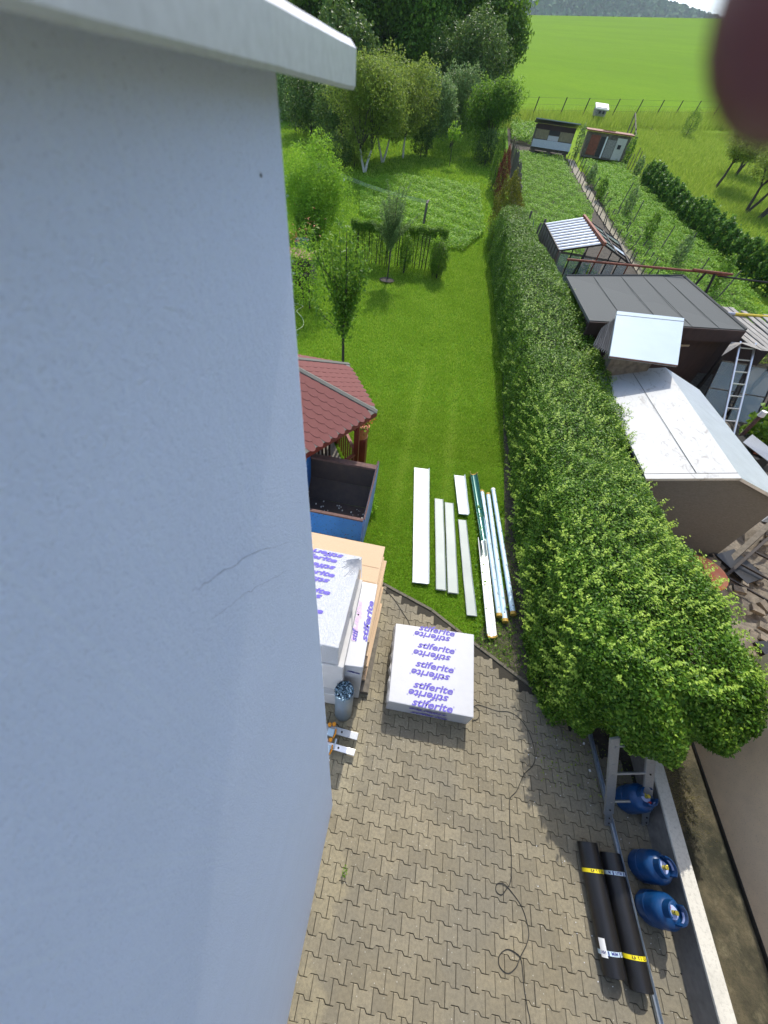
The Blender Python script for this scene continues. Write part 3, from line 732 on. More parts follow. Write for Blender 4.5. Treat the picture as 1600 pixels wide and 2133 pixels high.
# foil roll on end
fr = thing('foil_roll', 'grey blue foil roll standing on end in front of the white bundle', 'roll', (-.245, 1.36, 0))
obj('roll_body', MB().lathe([(.0, 0), (.11, 0), (.118, .01), (.118, .985), (.112, 1.0)], (-.245, 1.36, 0)), 'foil', fr, smooth=True)
tb = MB()
for k in range(420):
    r_1 = .112 * math.sqrt(random.random()); a = random.random() * 2 * PI; s_ = random.uniform(.012, .035)
    c = Vector((-.245 + r_1 * math.cos(a), 1.36 + r_1 * math.sin(a), .985 + random.uniform(-.02, .02) - .012 * (r_1 < .03)))
    e1 = Vector((-math.sin(a) + random.gauss(0, .4), math.cos(a) + random.gauss(0, .4), random.gauss(0, .5))).normalized() * s_
    e2 = Vector((math.cos(a), math.sin(a), random.gauss(0, 1))).normalized() * s_ * .5
    tb.add([c - e1, c + e2 * .6, c + e1, c - e2], [(0, 1, 2), (0, 2, 3)])
obj('crumpled_end', tb, 'foiltop', fr)

# aluminium bars with orange fittings
for k, (y, lab) in enumerate(((1.11, 'upper aluminium bar with orange clamp lying on the pavers by the house'), (.925, 'lower aluminium bar with orange clamp lying on the pavers by the house'))):
    t = thing('clamp_bar', lab, 'clamp', (-.4, y, .0), -.06, 'aluminium clamp bars near the house corner')
    obj('bar', MB().box((.02, 0, .10), (.80, .085 if k == 0 else .07, .03)), 'alu' if k == 0 else 'silver', t, local=True, bevel=.004)
    obj('leg', MB().box((-.15, 0, .045), (.05, .06, .09)), 'darkiron', t, local=True); obj('leg', MB().box((.30, 0, .045), (.04, .06, .09)), 'darkiron', t, local=True)
    cb = MB().box((.06, -.045, .13), (.085, .09, .05)); obj('clamp_body', cb, 'lightblue', t, local=True, bevel=.008)
    obj('clamp_grip', MB().tube([(.115, .01, .135), (.125, -.04, .14), (.11, -.10, .135)], .011, 8), 'orange', t, local=True, smooth=True)
    obj('knob', MB().lathe([(0, .03), (.022, .03), (.026, .015), (.026, -.01), (0, -.012)], (.075, .055, .15), 14), 'orange', t, local=True, smooth=True)
    obj('knob', MB().lathe([(0, .03), (.022, .03), (.026, .015), (.026, -.01), (0, -.012)], (.02, .035, .15), 14), 'orange', t, local=True, smooth=True)
    obj('bolt', MB().lathe([(0, .006), (.012, .006), (.014, 0)], (.20, 0, .116), 10), 'black', t, local=True)
    if k == 1: obj('bracket', MB().box((.145, .03, .135), (.02, .11, .05)), 'galv', t, local=True)

# ================================================================== BUCKET
bk = thing('loader_bucket', 'blue tipping bucket with rusty lip and dark inside, open side up below the gazebo', 'bucket', (-1.2, 4.5, 0))
XRt = -.575; XLf = -1.80
def pl(name, pts, th_, mat): return obj(name, MB().slab(pts, th_), mat, bk, bevel=.004)
pl('front_panel', [(XLf, 3.99, 1.05), (XRt, 3.98, 1.05), (XRt, 3.93, .58), (XLf, 3.93, .58)], .03, 'bluesteel')
obj('front_lip', MB().box(((XLf + XRt) / 2, 4.01, 1.062), (XRt - XLf, .06, .03)), 'rust', bk, bevel=.008)
pl('floor_plate', [(XLf, 3.96, .57), (XRt, 3.96, .57), (XRt, 4.75, .56), (XLf, 4.75, .56)], .03, 'darksteel')
pl('back_panel', [(XLf, 4.75, .56), (XRt, 4.75, .56), (XRt, 5.02, .85), (XLf, 5.02, .85)], .03, 'darksteel')
pl('back_panel', [(XLf, 5.02, .85), (XRt, 5.02, .85), (XRt, 5.09, 1.27), (XLf, 5.09, 1.27)], .03, 'darksteel')
obj('back_lip', MB().box(((XLf + XRt) / 2, 5.11, 1.29), (XRt - XLf, .12, .05)), 'rust', bk, bevel=.012)
sidep = [(3.90, .46), (3.88, .75), (4.00, 1.09), (4.4, 1.16), (4.8, 1.26), (5.20, 1.38), (5.22, 1.22), (5.05, .85), (4.75, .50), (4.3, .46)]
for xx, nm in ((XRt, 'bluefade'), (XLf - .04, 'bluesteel')):
    n_ = len(sidep); mb = MB().add([(xx, y, z) for y, z in sidep] + [(xx + .035, y, z) for y, z in sidep], [tuple(range(n_)), tuple(range(n_, 2 * n_))[::-1]] + [(i, (i + 1) % n_, n_ + (i + 1) % n_, n_ + i) for i in range(n_)])
    obj('side_plate', mb, nm, bk)
obj('rim_strip', MB().tube([(XRt + .018, y, z + .004) for y, z in sidep[2:6]], .016, 6), 'rust', bk)
rb = MB()
for k in range(60):
    x, y = random.uniform(-1.6, -.65), random.uniform(4.03, 4.7); s_ = random.uniform(.006, .02)
    rb.box((x, y, .575 + s_ / 2), (s_, s_ * 1.3, s_), random.random() * 3)
o = obj('rubble_crumbs', rb, 'concrete', bk); o['kind'] = 'stuff'
for y in (4.1, 4.7): obj('support_block', MB().box((-1.25, y, .25), (1.0, .16, .54)), 'wood_old', bk)

# ================================================================== GAZEBO
GC = Vector((-2.62, 5.94)); GR = 1.86; GE = 1.92; GA = 2.65
gz = thing('gazebo', 'red six sided garden gazebo with scalloped shingle roof', 'gazebo', (GC.x, GC.y, 0))
apex = Vector((GC.x, GC.y, GA)); ev = [Vector((GC.x + GR * math.cos(a * PI / 3), GC.y + GR * math.sin(a * PI / 3), GE)) for a in range(6)]
shm = {}
def shingle_mesh(wd, ln):
    mb = MB(); pts = [(-wd / 2, ln * .55), (-wd / 2, -ln * .12)]
    for k in range(1, 6): a = PI + PI * k / 6; pts.append((wd / 2 * math.cos(a), -ln * .12 + ln * .38 * math.sin(a)))
    pts += [(wd / 2, -ln * .12), (wd / 2, ln * .55)]
    mb.prism(pts[::-1], -.002, .003); me = bpy.data.meshes.new('shingle'); me.from_pydata(mb.v, [], mb.f)
    bm = bmesh.new(); bm.from_mesh(me); bmesh.ops.recalc_face_normals(bm, faces=bm.faces[:]); bm.to_mesh(me); bm.free()
    me.materials.append(M['shingle']); return me
sw, sh_ = .171, .162; sme = shingle_mesh(sw * .985, sh_ * 2.05)
for a in range(6):
    A, B = ev[a], ev[(a + 1) % 6]
    rp_ = obj('roof_panel', MB().slab([A, B, apex], .03), 'joint', gz)
    mid = (A + B) / 2; up = (apex - mid); H_ = up.length; up.normalize(); along = (B - A).normalized(); nrm = along.cross(up).normalized()
    if nrm.z < 0: nrm = -nrm
    tilt = math.radians(2.2)
    rows_ = int(H_ / sh_)
    rest = MB() if a not in (5, 0) else None; sv_ = [tuple(v.co) for v in sme.vertices]; sf_ = [tuple(p.vertices) for p in sme.polygons]
    for r in range(rows_):
        v = .13 + r * sh_
        half = (B - A).length / 2 * (1 - v / H_) - .03
        n_ = int(half * 2 / sw) + 2
        for c in range(-n_, n_ + 1):
            u = (c + (.5 if r % 2 else 0)) * sw
            if abs(u) > half: continue
            p = mid + along * u + up * v + nrm * .009
            yv = up; xv = yv.cross(nrm)
            R = Matrix((xv, yv, nrm)).transposed() @ Matrix.Rotation(-tilt + random.gauss(0, .004), 3, 'X')
            if rest is not None:
                Mx = Matrix.Translation(p) @ R.to_4x4(); rest.add([Mx @ Vector(v) for v in sv_], sf_); continue
            o = bpy.data.objects.new('shingle', sme); C.objects.link(o); o.parent = rp_
            o.matrix_basis = gz.matrix_basis.inverted() @ (Matrix.Translation(p) @ R.to_4x4())
    if rest is not None: o = obj('shingle_field', rest, 'shingle', gz); o['kind'] = 'stuff'
for a in range(6):
    A = ev[a]; q = apex - A; d = q.normalized(); nn = Vector((0, 0, 1)); side = d.cross(nn).normalized()
    pts = [A + side * .055 + Vector((0, 0, .012)), A + Vector((0, 0, .035)), A - side * .055 + Vector((0, 0, .012))]
    top = [p + q for p in pts]
    obj('hip_trim', MB().add(pts + top + [p - Vector((0, 0, .02)) for p in pts + top], [(0, 1, 4, 3), (1, 2, 5, 4), (6, 9, 10, 7), (7, 10, 11, 8), (0, 3, 9, 6), (2, 8, 11, 5), (0, 6, 7, 1), (1, 7, 8, 2), (3, 4, 10, 9), (4, 5, 11, 10)]), 'trim', gz)
    B = ev[(a + 1) % 6]; d = (B - A).normalized(); mid = (A + B) / 2; inn = (Vector((GC.x, GC.y, GE)) - mid).normalized()
    sl2 = ((apex - mid).normalized()) * .11; up_ = Vector((0, 0, .012))
    obj('eave_trim', MB().slab([A + up_, B + up_, B + sl2 + up_ - d * .05, A + sl2 + up_ + d * .05], .02), 'trim', gz)
    obj('fascia', MB().box((mid.x + inn.x * .015, mid.y + inn.y * .015, GE - .045), ((B - A).length, .03, .10), math.atan2(d.y, d.x)), 'wood_red', gz)
    P0 = Vector((GC.x + 1.50 * math.cos(a * PI / 3), GC.y + 1.50 * math.sin(a * PI / 3), 0)); P1 = Vector((GC.x + 1.50 * math.cos((a + 1) * PI / 3), GC.y + 1.50 * math.sin((a + 1) * PI / 3), 0))
    obj('post', MB().box((P0.x, P0.y, .92), (.10, .10, 1.84), a * PI / 3), 'wood_red', gz, bevel=.006)
    tng = math.atan2((P1 - P0).y, (P1 - P0).x); cc = (P0 + P1) / 2
    if a == 5: P0b = P0.lerp(P1, .45); tng = math.atan2((P1 - P0).y, (P1 - P0).x); cc = (P0b + P1) / 2; obj('handrail', MB().box((cc.x, cc.y, .85), ((P1 - P0b).length, .06, .05), tng), 'wood_red', gz); [obj('baluster', MB().box((*P0b.lerp(P1, (s_ + .5) / 5).xy, .45), (.05, .025, .78), tng), 'wood_red', gz) for s_ in range(5)]
    elif a != 2:
        obj('handrail', MB().box((cc.x, cc.y, .85), ((P1 - P0).length, .06, .05), tng), 'wood_red', gz)
        for s_ in range(9):
            p = P0.lerp(P1, (s_ + .5) / 9); obj('baluster', MB().box((p.x, p.y, .45), (.05, .025, .78), tng), 'wood_red', gz)
    for (Pa, Pb) in ((P0, P1), (P1, P0)):
        dd = (Pb - Pa).normalized(); obj('brace', MB().tube([Pa + dd * .05 + Vector((0, 0, 1.45)), Pa + dd * .38 + Vector((0, 0, 1.80))], .03, 4), 'wood_red', gz)
    obj('lattice_panel', MB().tube([P0 + Vector((0, 0, 1.76)), P1 + Vector((0, 0, 1.76))], .025, 4), 'wood_red', gz)
fl_ = MB().prism([(GC.x + 1.4 * math.cos(a * PI / 3), GC.y + 1.4 * math.sin(a * PI / 3)) for a in range(6)], .02, .06); obj('floor', fl_, 'wood_old', gz)
t = thing('garden_chair', 'slatted dark wooden chair inside the gazebo beside the corner post', 'chair', (-1.75, 5.75, .06), .6)
obj('seat', MB().box((0, 0, .45), (.45, .45, .04)), 'wood_red', t, local=True)
for s_ in range(6): obj('back_slat', MB().box((-.2 + s_ * .08, .24, .72), (.04, .02, .5)), 'brownwall', t, local=True)
for sx in (-1, 1):
    for sy in (-1, 1): obj('leg', MB().box((sx * .2, sy * .2, .22), (.04, .04, .44)), 'brownwall', t, local=True)
obj('cushion', MB().box((0, 0, .5), (.42, .42, .06)), 'redplastic', t, local=True, bevel=.02)
t = thing('flower_pot', 'pot of red geraniums beside the gazebo post', 'flower pot', (-1.12, 6.45, 0))
obj('pot', MB().lathe([(0, 0), (.12, 0), (.17, .28), (.15, .28), (.14, .25), (0, .25)], (-1.12, 6.45, .9), 16), 'orangelid', t, smooth=True)
obj('stand', MB().box((-1.12, 6.45, .45), (.25, .25, .9)), 'wood_red', t)
P = rng.normal(0, .1, (160, 3)) + [-1.12, 6.45, 1.28]; leaves('foliage', P, P - [-1.12, 6.45, 1.1], rng.uniform(.04, .07, 160), 'leaf_mid', t, .9)
P = rng.normal(0, .085, (110, 3)) + [-1.07, 6.45, 1.36]; leaves('blossom', P, P - [-1.12, 6.45, 1.1], rng.uniform(.03, .05, 110), 'flower', t, 1)
def bush(name, label, cat, x, y, rx, ry, hgt, n, sz, mat, z=None, group=None, stem=True, leaf_asp=.6, shape=1.0, spread=.9, flat=0):
    z = T(x, y) if z is None else z
    t = thing(name, label, cat, (x, y, z), 0, group)
    u = unit(rng.normal(0, 1, (n, 3))); rr = rng.uniform(.45, 1, n) ** .5
    lump = 1 + .16 * np.sin(u[:, 0] * 5 + x) * np.sin(u[:, 1] * 6 + y) + .12 * np.sin(u[:, 2] * 9 + u[:, 0] * 7)
    P = u * (rr * lump)[:, None]
    hz = (P[:, 2] + 1) / 2
    wdt = 1 - shape * np.clip(hz - .35, 0, 1) ** 1.3 if shape < 1 or shape > 1 else 1
    P = np.stack([x + P[:, 0] * rx * wdt, y + P[:, 1] * ry * wdt, z + .05 + hz * hgt], 1)
    leaves('foliage', P, u, rng.uniform(sz * .7, sz * 1.3, n), mat, t, leaf_asp, spread)
    if stem: obj('stem', MB().tube([(x, y, z - .1), (x + .02, y, z + hgt * .6)], [.04, .015], 6), 'bark', t)
    return t
bush('flower_bed_plant', 'leafy bed plant with red flowers at the gazebo foot', 'plant', -.95, 4.72, .32, .30, .35, 1500, .05, 'leaf_mid', 0)
bush('flower_bed_plant', 'low leafy plant on the lawn edge right of the gazebo', 'plant', -.72, 5.25, .22, .35, .20, 900, .05, 'leaf_bright', 0, stem=False)

# ================================================================== SHEETS AND GUTTERS ON THE LAWN
def sheet(label, p0, p1, wd0, wd1, mat, lip=.03, z=.03, group='sheet metal flashings on the lawn', extra=None):
    t = thing('metal_sheet', label, 'sheet metal', (p0[0], p0[1], 0), 0, group)
    a, b = Vector((*p0, 0)), Vector((*p1, 0)); d = (b - a).normalized(); s_ = Vector((-d.y, d.x, 0)) * -1
    n_ = 14; mb = MB()
    for i in range(n_ + 1):
        f = i / n_; c = a.lerp(b, f); wd = wd0 + (wd1 - wd0) * f; zz = z + .006 * math.sin(f * 7 + p0[0] * 5) + .004 * math.sin(f * 17)
        for k, (q, hz) in enumerate(((-.5, lip * .2), (-.5, lip), (-.42, 0), (.42, 0), (.5, lip * .25), (.5, -.01))):
            p = c + s_ * (q * wd); mb.v.append((p.x, p.y, zz + hz))
    mb.f = [(i * 6 + k, i * 6 + k + 1, (i + 1) * 6 + k + 1, (i + 1) * 6 + k) for i in range(n_) for k in range(5)]
    o = obj('sheet', mb, mat, t); m_ = o.modifiers.new('thickness', 'SOLIDIFY'); m_.thickness = .002; m_.offset = 0
    e = b - d * .01; obj('folded_end', MB().box((e.x, e.y, z + .012), (wd1 * .96, .012, .02), math.atan2(s_.y, s_.x)), mat, t)
    return t
sheet('widest and brightest white folded metal sheet, leftmost on the lawn', (.32, 6.82), (.62, 3.67), .36, .30, 'white_sheet', .05)
sheet('pale grey metal strip lying just right of the widest white sheet', (.80, 5.92), (1.00, 3.62), .19, .185, 'grey_sheet', .02)
sheet('pale metal strip with bright dented lower end, third from the left', (1.03, 5.86), (1.22, 3.60), .19, .19, 'grey_sheet', .02)
sheet('short white folded sheet at the top of the row', (1.22, 6.80), (1.36, 5.56), .25, .22, 'white_sheet', .07, .05)
sheet('long pale grey strip below the short sheet, next to the gutters', (1.33, 5.42), (1.56, 3.23), .17, .175, 'grey_sheet', .02)
def halfpipe(p0, p1, r, n_=12, segs=10, z=.02, th_=.003):
    a, b = Vector((*p0, z)), Vector((*p1, z)); d = (b - a).normalized(); s_ = Vector((-d.y, d.x, 0)); mb = MB()
    for i in range(segs + 1):
        c = a.lerp(b, i / segs)
        for rr in (r, r - th_):
            for k in range(n_ + 1):
                an = PI + PI * k / n_; p = c + s_ * (rr * math.cos(an)); mb.v.append((p.x, p.y, z + r + rr * math.sin(an)))
    m_ = (n_ + 1) * 2
    for i in range(segs):
        for k in range(n_):
            mb.f.append((i * m_ + k, i * m_ + k + 1, (i + 1) * m_ + k + 1, (i + 1) * m_ + k)); o_ = n_ + 1
            mb.f.append((i * m_ + o_ + k, (i + 1) * m_ + o_ + k, (i + 1) * m_ + o_ + k + 1, i * m_ + o_ + k + 1))
        mb.f.append((i * m_, (i + 1) * m_, (i + 1) * m_ + n_ + 1, i * m_ + n_ + 1)); mb.f.append((i * m_ + n_, i * m_ + 2 * n_ + 1, (i + 1) * m_ + 2 * n_ + 1, (i + 1) * m_ + n_))
    return mb
GG = 'gutters and wrapped pipes on the lawn'
t = thing('gutter', 'dark green half round gutter with a yellow rim at its top end', 'gutter', (1.58, 6.9, 0), 0, GG)
obj('channel', halfpipe((1.55, 6.95), (1.83, 4.6), .085), 'green_gutter', t, smooth=True)
obj('rim', halfpipe((1.55, 6.965), (1.553, 6.94), .092, segs=1, th_=.012), 'yellowcap', t)
t = thing('gutter', 'shiny bare metal half round gutter overlapping the green one', 'gutter', (1.8, 4.6, 0), 0, GG)
obj('channel', halfpipe((1.73, 4.95), (1.88, 2.92), .078, z=.03), 'silver', t, smooth=True)
obj('rim', halfpipe((1.878, 2.93), (1.880, 2.90), .084, segs=1, z=.03, th_=.012), 'yellowcap', t)
obj('rolled_edge', MB().tube([(1.655, 4.95, .11), (1.802, 2.92, .11)], .009, 8), 'silver', t)
for k, (a, b, lab) in enumerate((((1.76, 6.38), (2.03, 3.33), 'blue film wrapped downpipe lying next to the gutters'), ((1.90, 6.33), (2.13, 3.25), 'middle blue film wrapped downpipe'), ((2.02, 6.52), (2.28, 3.42), 'blue film wrapped downpipe nearest the hedge'))):
    t = thing('wrapped_pipe', lab, 'pipe', (a[0], a[1], 0), 0, GG)
    pth = [Vector((a[0] + (b[0] - a[0]) * i / 16, a[1] + (b[1] - a[1]) * i / 16, .055)) for i in range(17)]
    obj('pipe', MB().tube(pth, .047, 16), 'pipewrap', t, smooth=True)
    obj('end_cap', MB().tube([pth[-1] + Vector((-.002, .035, 0)), pth[-1] + Vector((.002, -.02, 0))], .053, 16), 'yellowcap', t, smooth=True)
    obj('end_cap', MB().tube([pth[0] + Vector((0, .02, 0)), pth[0] + Vector((0, -.03, 0))], .052, 16), 'yellowcap' if k < 2 else 'white', t, smooth=True)
    d = (pth[-1] - pth[0]).normalized()
    for i in range(11):
        c = pth[0].lerp(pth[-1], (i + .5) / 11) + Vector((random.uniform(-.012, .012), 0, .0478))
        if i % 2: text('film_print', '////', .055, 'ink_black', t, Matrix.Translation(c) @ Matrix.Rotation(math.atan2(d.y, d.x), 4, 'Z'), .2, 0)
        else: obj('film_dot', MB().lathe([(0, .001), (.011, .0)], c, 8), 'ink_black', t)

# ================================================================== RIGHT FOREGROUND: GAS BOTTLES, ROLLS, LADDER, PROFILES
def gas_bottle(x, y, rz, label):
    t = thing('gas_bottle', label, 'gas bottle', (x, y, 0), rz, 'blue gas bottles along the low wall')
    R_ = .150
    obj('tank', MB().lathe([(0, .03), (R_ * .7, .03), (R_, .075), (R_, .33), (R_ * .97, .38), (R_ * .84, .42), (R_ * .58, .447), (.06, .457), (0, .458)], n=36), 'gasblue', t, smooth=True, local=True)
    obj('foot_ring', MB().lathe([(R_ * .72, .03), (R_ * .8, 0), (R_ * .76, 0), (R_ * .68, .03)], n=30), 'gasblue', t, local=True)
    obj('weld_band', MB().lathe([(R_ + .0005, .20), (R_ + .003, .203), (R_ + .003, .208), (R_ + .0005, .211)], n=36), 'gasblue', t, local=True)
    obj('label_disc', MB().lathe([(.0, .462), (.052, .461), (.056, .459), (.056, .455)], n=28), 'gaslight', t, local=True)
    for a0, a1 in ((-60, 75), (125, 240)):
        mb = MB(); nn = 18; rr = .098
        for i in range(nn + 1):
            a = math.radians(a0 + (a1 - a0) * i / nn)
            for r_2, z in ((rr, .43), (rr, .545), (rr - .012, .555), (rr - .014, .43)): mb.v.append((r_2 * math.cos(a), r_2 * math.sin(a), z))
        for i in range(nn):
            for k in range(4): mb.f.append((i * 4 + k, i * 4 + (k + 1) % 4, (i + 1) * 4 + (k + 1) % 4, (i + 1) * 4 + k))
        mb.f += [(0, 1, 2, 3), (nn * 4 + 3, nn * 4 + 2, nn * 4 + 1, nn * 4)]
        col_o = obj('collar', mb, 'gasblue', t, local=True, smooth=True)
        am = math.radians((a0 + a1) / 2); mb = MB()
        for i in range(9):
            a = am + math.radians(-32 + 8 * i)
            mb.v += [((rr - .0155) * math.cos(a), (rr - .0155) * math.sin(a), .48), ((rr - .0155) * math.cos(a), (rr - .0155) * math.sin(a), .515)]
        mb.f = [(2 * i, 2 * i + 2, 2 * i + 3, 2 * i + 1) for i in range(8)]
        obj('hand_slot', mb, 'gaslight', col_o, local=True)
    obj('valve', MB().lathe([(.018, .455), (.018, .485), (.012, .49), (.012, .505), (.02, .507), (.02, .525), (0, .527)], n=14), 'brass', t, local=True, smooth=True)
    obj('valve_outlet', MB().tube([(0, 0, .492), (.034, .01, .492)], .010, 8), 'brass', t, local=True)
    obj('red_cap', MB().box((-.062, .02, .485), (.022, .045, .035), .3), 'redplastic', t, local=True, bevel=.005)
    return t
g1 = gas_bottle(3.60, .42, .3, 'upper of the two blue gas bottles standing beside the black rolls')
g2 = dup(g1); g2.location = (3.585, .075, 0); g2.rotation_euler = (0, 0, -.5); g2['label'] = 'blue gas bottle nearest the bottom of the photo'
g3 = dup(g1); g3.location = (3.60, 1.05, 0); g3.rotation_euler = (0, 0, 2.0); g3['label'] = 'blue gas bottle behind the aluminium ladder under the hedge'

def roll(label, a, b, bands, sticker):
    t = thing('bitumen_roll', label, 'roll', (a[0], a[1], 0), 0, 'black bitumen rolls on the pavers')
    A, B = Vector((*a, .112)), Vector((*b, .112)); d = (B - A).normalized(); s_ = Vector((-d.y, d.x, 0)).normalized()
    mb = MB(); seg = 12; n_ = 40
    def rad(th): return .112 - .004 * th / (2 * PI) + (.0015 * math.sin(3 * th))
    for i in range(seg + 1):
        c = A.lerp(B, i / seg)
        for k in range(n_): th = 2 * PI * k / n_; r_1 = rad(th) + .0008 * math.sin(i * 2.1 + k); mb.v.append(tuple(c + s_ * (r_1 * math.cos(th + .6)) + Vector((0, 0, r_1 * math.sin(th + .6)))))
    for i in range(seg):
        for k in range(n_): mb.f.append((i * n_ + k, i * n_ + (k + 1) % n_, (i + 1) * n_ + (k + 1) % n_, (i + 1) * n_ + k))
    obj('membrane', mb, 'bitumen', t, smooth=True)
    # spiral ends
    for E_, sg in ((A, -1), (B, 1)):
        mb = MB(); nn = 110
        for i in range(nn + 1):
            th = i / nn * 2 * PI * 7; r0 = .022 + .089 * i / nn
            for rr in (r0, r0 + .0075):
                p = E_ + s_ * (rr * math.cos(th)) + Vector((0, 0, rr * math.sin(th))); mb.v.append(tuple(p + d * sg * (.003 + .002 * math.sin(th * 3))))
        mb.f = [(2 * i, 2 * i + 1, 2 * i + 3, 2 * i + 2) for i in range(nn)]
        obj('spiral_end', mb, 'bitumen', t)
        obj('end_core', MB().tube([E_ - d * sg * .03, E_ + d * sg * .0005], .109, 24), 'black', t)
    for f, mt, body, ink in bands:
        c = A.lerp(B, f); bmb = MB(); bw = .017; nn = 24
        for k in range(nn + 1):
            th = -.35 + (PI + .7) * k / nn
            for q in (-bw, bw): bmb.v.append(tuple(c + d * q + s_ * (.1145 * math.cos(th)) + Vector((0, 0, .1145 * math.sin(th)))))
        bmb.f = [(2 * i, 2 * i + 1, 2 * i + 3, 2 * i + 2) for i in range(nn)]
        obj('tape_band', bmb, mt, t, smooth=True)
        # curved print on the band
        me_o = text('tape_print', body, .032, ink, t, Matrix.Identity(4), 0, .001)
        inv = t.matrix_basis.inverted()
        for v in me_o.data.vertices:
            p = t.matrix_basis @ v.co; th = PI / 2 - p.x / .1152
            v.co = inv @ (c + d * (-p.y) + s_ * (-.1158 * math.cos(th)) + Vector((0, 0, .1158 * math.sin(th))))
    if sticker:
        c = A.lerp(B, .845); th = math.radians(150)
        mb = MB()
        for q in (-.105, .03):
            for a_ in (164, 152, 140, 130):
                aa = math.radians(a_); mb.v.append(tuple(c + d * q + s_ * (.1156 * math.cos(aa)) + Vector((0, 0, .1156 * math.sin(aa)))))
        mb.f = [(i, i + 1, i + 5, i + 4) for i in range(3)]
        obj('paper_label', mb, 'white', t)
roll('left black bitumen roll with yellow band at its far end', (2.955, .52), (3.035, -.50), ((.24, 'yellow', '4,5  1 7  4,5', 'ink_black'), (.84, 'lightblue', 'BITU \u25ae MEM \u25ae NN', 'inkblue')), True)
roll('right black bitumen roll with yellow band at its near end', (3.215, .47), (3.285, -.55), ((.17, 'lightblue', 'MM \u25ae BITU \u25ae M', 'inkblue'), (.78, 'yellow', '4,5  1 7  4,5', 'ink_black')), False)

# aluminium ladder leaning with its foot on the pavers
t = thing('ladder', 'aluminium extension ladder leaning into the hedge above a gas bottle', 'ladder', (3.4, .9, 0))
fA = (Vector((3.31, .76, .02)), Vector((2.97, 1.37, 1.05))); fB = (Vector((3.80, .85, .02)), Vector((3.41, 1.46, 1.08)))
up_l = (fA[1] - fA[0]).normalized()
def rail(mb, a, b, w_, d_2):
    ax = (b - a).normalized(); sd = Vector((1, .2, 0)); sd = (sd - ax * sd.dot(ax)).normalized(); nn = ax.cross(sd)
    pts = [p + sd * x + nn * y for p in (a, b) for x, y in ((-w_ / 2, -d_2 / 2), (w_ / 2, -d_2 / 2), (w_ / 2, d_2 / 2), (-w_ / 2, d_2 / 2))]
    mb.add(pts, [(0, 1, 2, 3), (7, 6, 5, 4), (0, 4, 5, 1), (1, 5, 6, 2), (2, 6, 7, 3), (3, 7, 4, 0)])
for a, b in (fA, fB):
    e = b + (b - a).normalized() * .12
    mb = MB(); rail(mb, a + (b - a) * .14, e, .115, .03); obj('rail', mb, 'alu', t, bevel=.003)
    mb = MB(); rail(mb, a, a + (b - a) * .8, .085, .022); 
    mb.v = [tuple(Vector(v) + Vector((0, -.012, -.006))) for v in mb.v]; obj('foot_extension', mb, 'alu', t, bevel=.002)
    for f in (.03, .10, .21):
        p = a + (b - a) * f; obj('bolt', MB().lathe([(0, .014), (.008, .012), (.009, 0)], p + Vector((0, -.02, .012)), 8), 'darkiron', t)
for f in (.30, .66, 1.0):
    a = fA[0] + (fA[1] - fA[0]) * f; b = fB[0] + (fB[1] - fB[0]) * f
    obj('rung', MB().tube([a, b], .016, 10), 'alu', t, smooth=True)
    obj('rung_flare', MB().tube([a, a + (b - a) * .09], [.026, .016], 10), 'alu', t, smooth=True)
    obj('rail_hole', MB().lathe([(0, .0), (.013, .0)], b + Vector((0, -.018, .018)), 10), 'black', t)

t = thing('metal_profile', 'long thin galvanised profile lying along the rolls from the hedge to the bottom edge', 'metal profile', (3.3, 1.7, 0))
mb = MB(); a, b = Vector((3.27, 1.90, .02)), Vector((3.485, -1.1, .02)); d = (b - a).normalized(); s_ = Vector((-d.y, d.x, 0))
for c in (a, b):
    for x, z in ((-.024, 0), (-.024, .04), (-.020, .04), (-.020, .004), (.020, .004), (.020, .04), (.024, .04), (.024, 0)): p = c + s_ * x; mb.v.append((p.x, p.y, p.z + z))
mb.f = [(k, (k + 1) % 8, 8 + (k + 1) % 8, 8 + k) for k in range(8)] + [(0, 1, 2, 3, 4, 5, 6, 7)[::-1], tuple(range(8, 16))]
obj('channel', mb, 'galv', t)
t = thing('timber_board', 'short pale board lying under the hedge at the edge of the pavers', 'board', (2.95, 2.0, 0))
obj('plank', MB().box((2.98, 2.00, .03), (.42, .10, .035), -.28), 'wood_pale', t, bevel=.004)

# cables
def cable(label, pts, r, mat='cable', n_=6, nm='cable'):
    P = [Vector(p) for p in pts]; out = []
    for i in range(len(P) - 1):
        p0, p1, p2, p3 = P[max(i - 1, 0)], P[i], P[i + 1], P[min(i + 2, len(P) - 1)]
        for k in range(8):
            q = k / 8; out.append(.5 * ((2 * p1) + (-p0 + p2) * q + (2 * p0 - 5 * p1 + 4 * p2 - p3) * q * q + (-p0 + 3 * p1 - 3 * p2 + p3) * q ** 3))
    out.append(P[-1]); o = obj(nm, MB().tube(out, r, n_), mat, smooth=True); tag(o, label, nm); return o
c1 = [(1.598, 1.805), (1.685, 1.837), (1.951, 1.807), (2.125, 1.829), (2.28, 1.774), (2.387, 1.648), (2.447, 1.479), (2.457, 1.308), (2.407, 1.205), (2.287, 1.091), (2.177, 0.896), (2.082, 0.794), (2.068, 0.646), (2.06, 0.42), (2.065, 0.246), (2.042, 0.038), (1.996, -0.036), (1.932, -0.099), (1.872, -0.078), (1.884, -0.021), (1.957, -0.006), (2.046, -0.056), (2.16, -0.165), (2.215, -0.325), (2.187, -0.419), (2.111, -0.525), (2.058, -0.606), (1.972, -0.658), (1.89, -0.626), (1.888, -0.554), (1.971, -0.497), (2.065, -0.507), (2.118, -0.554), (2.132, -0.717), (2.156, -0.853), (2.175, -0.937), (2.2, -1.3)]
cable('thin black cable with two small loops running across the pavers', [(x, y, .007 + .006 * (i in (16, 21, 25, 32))) for i, (x, y) in enumerate([(1.45, 1.85)] + c1)], .0042)
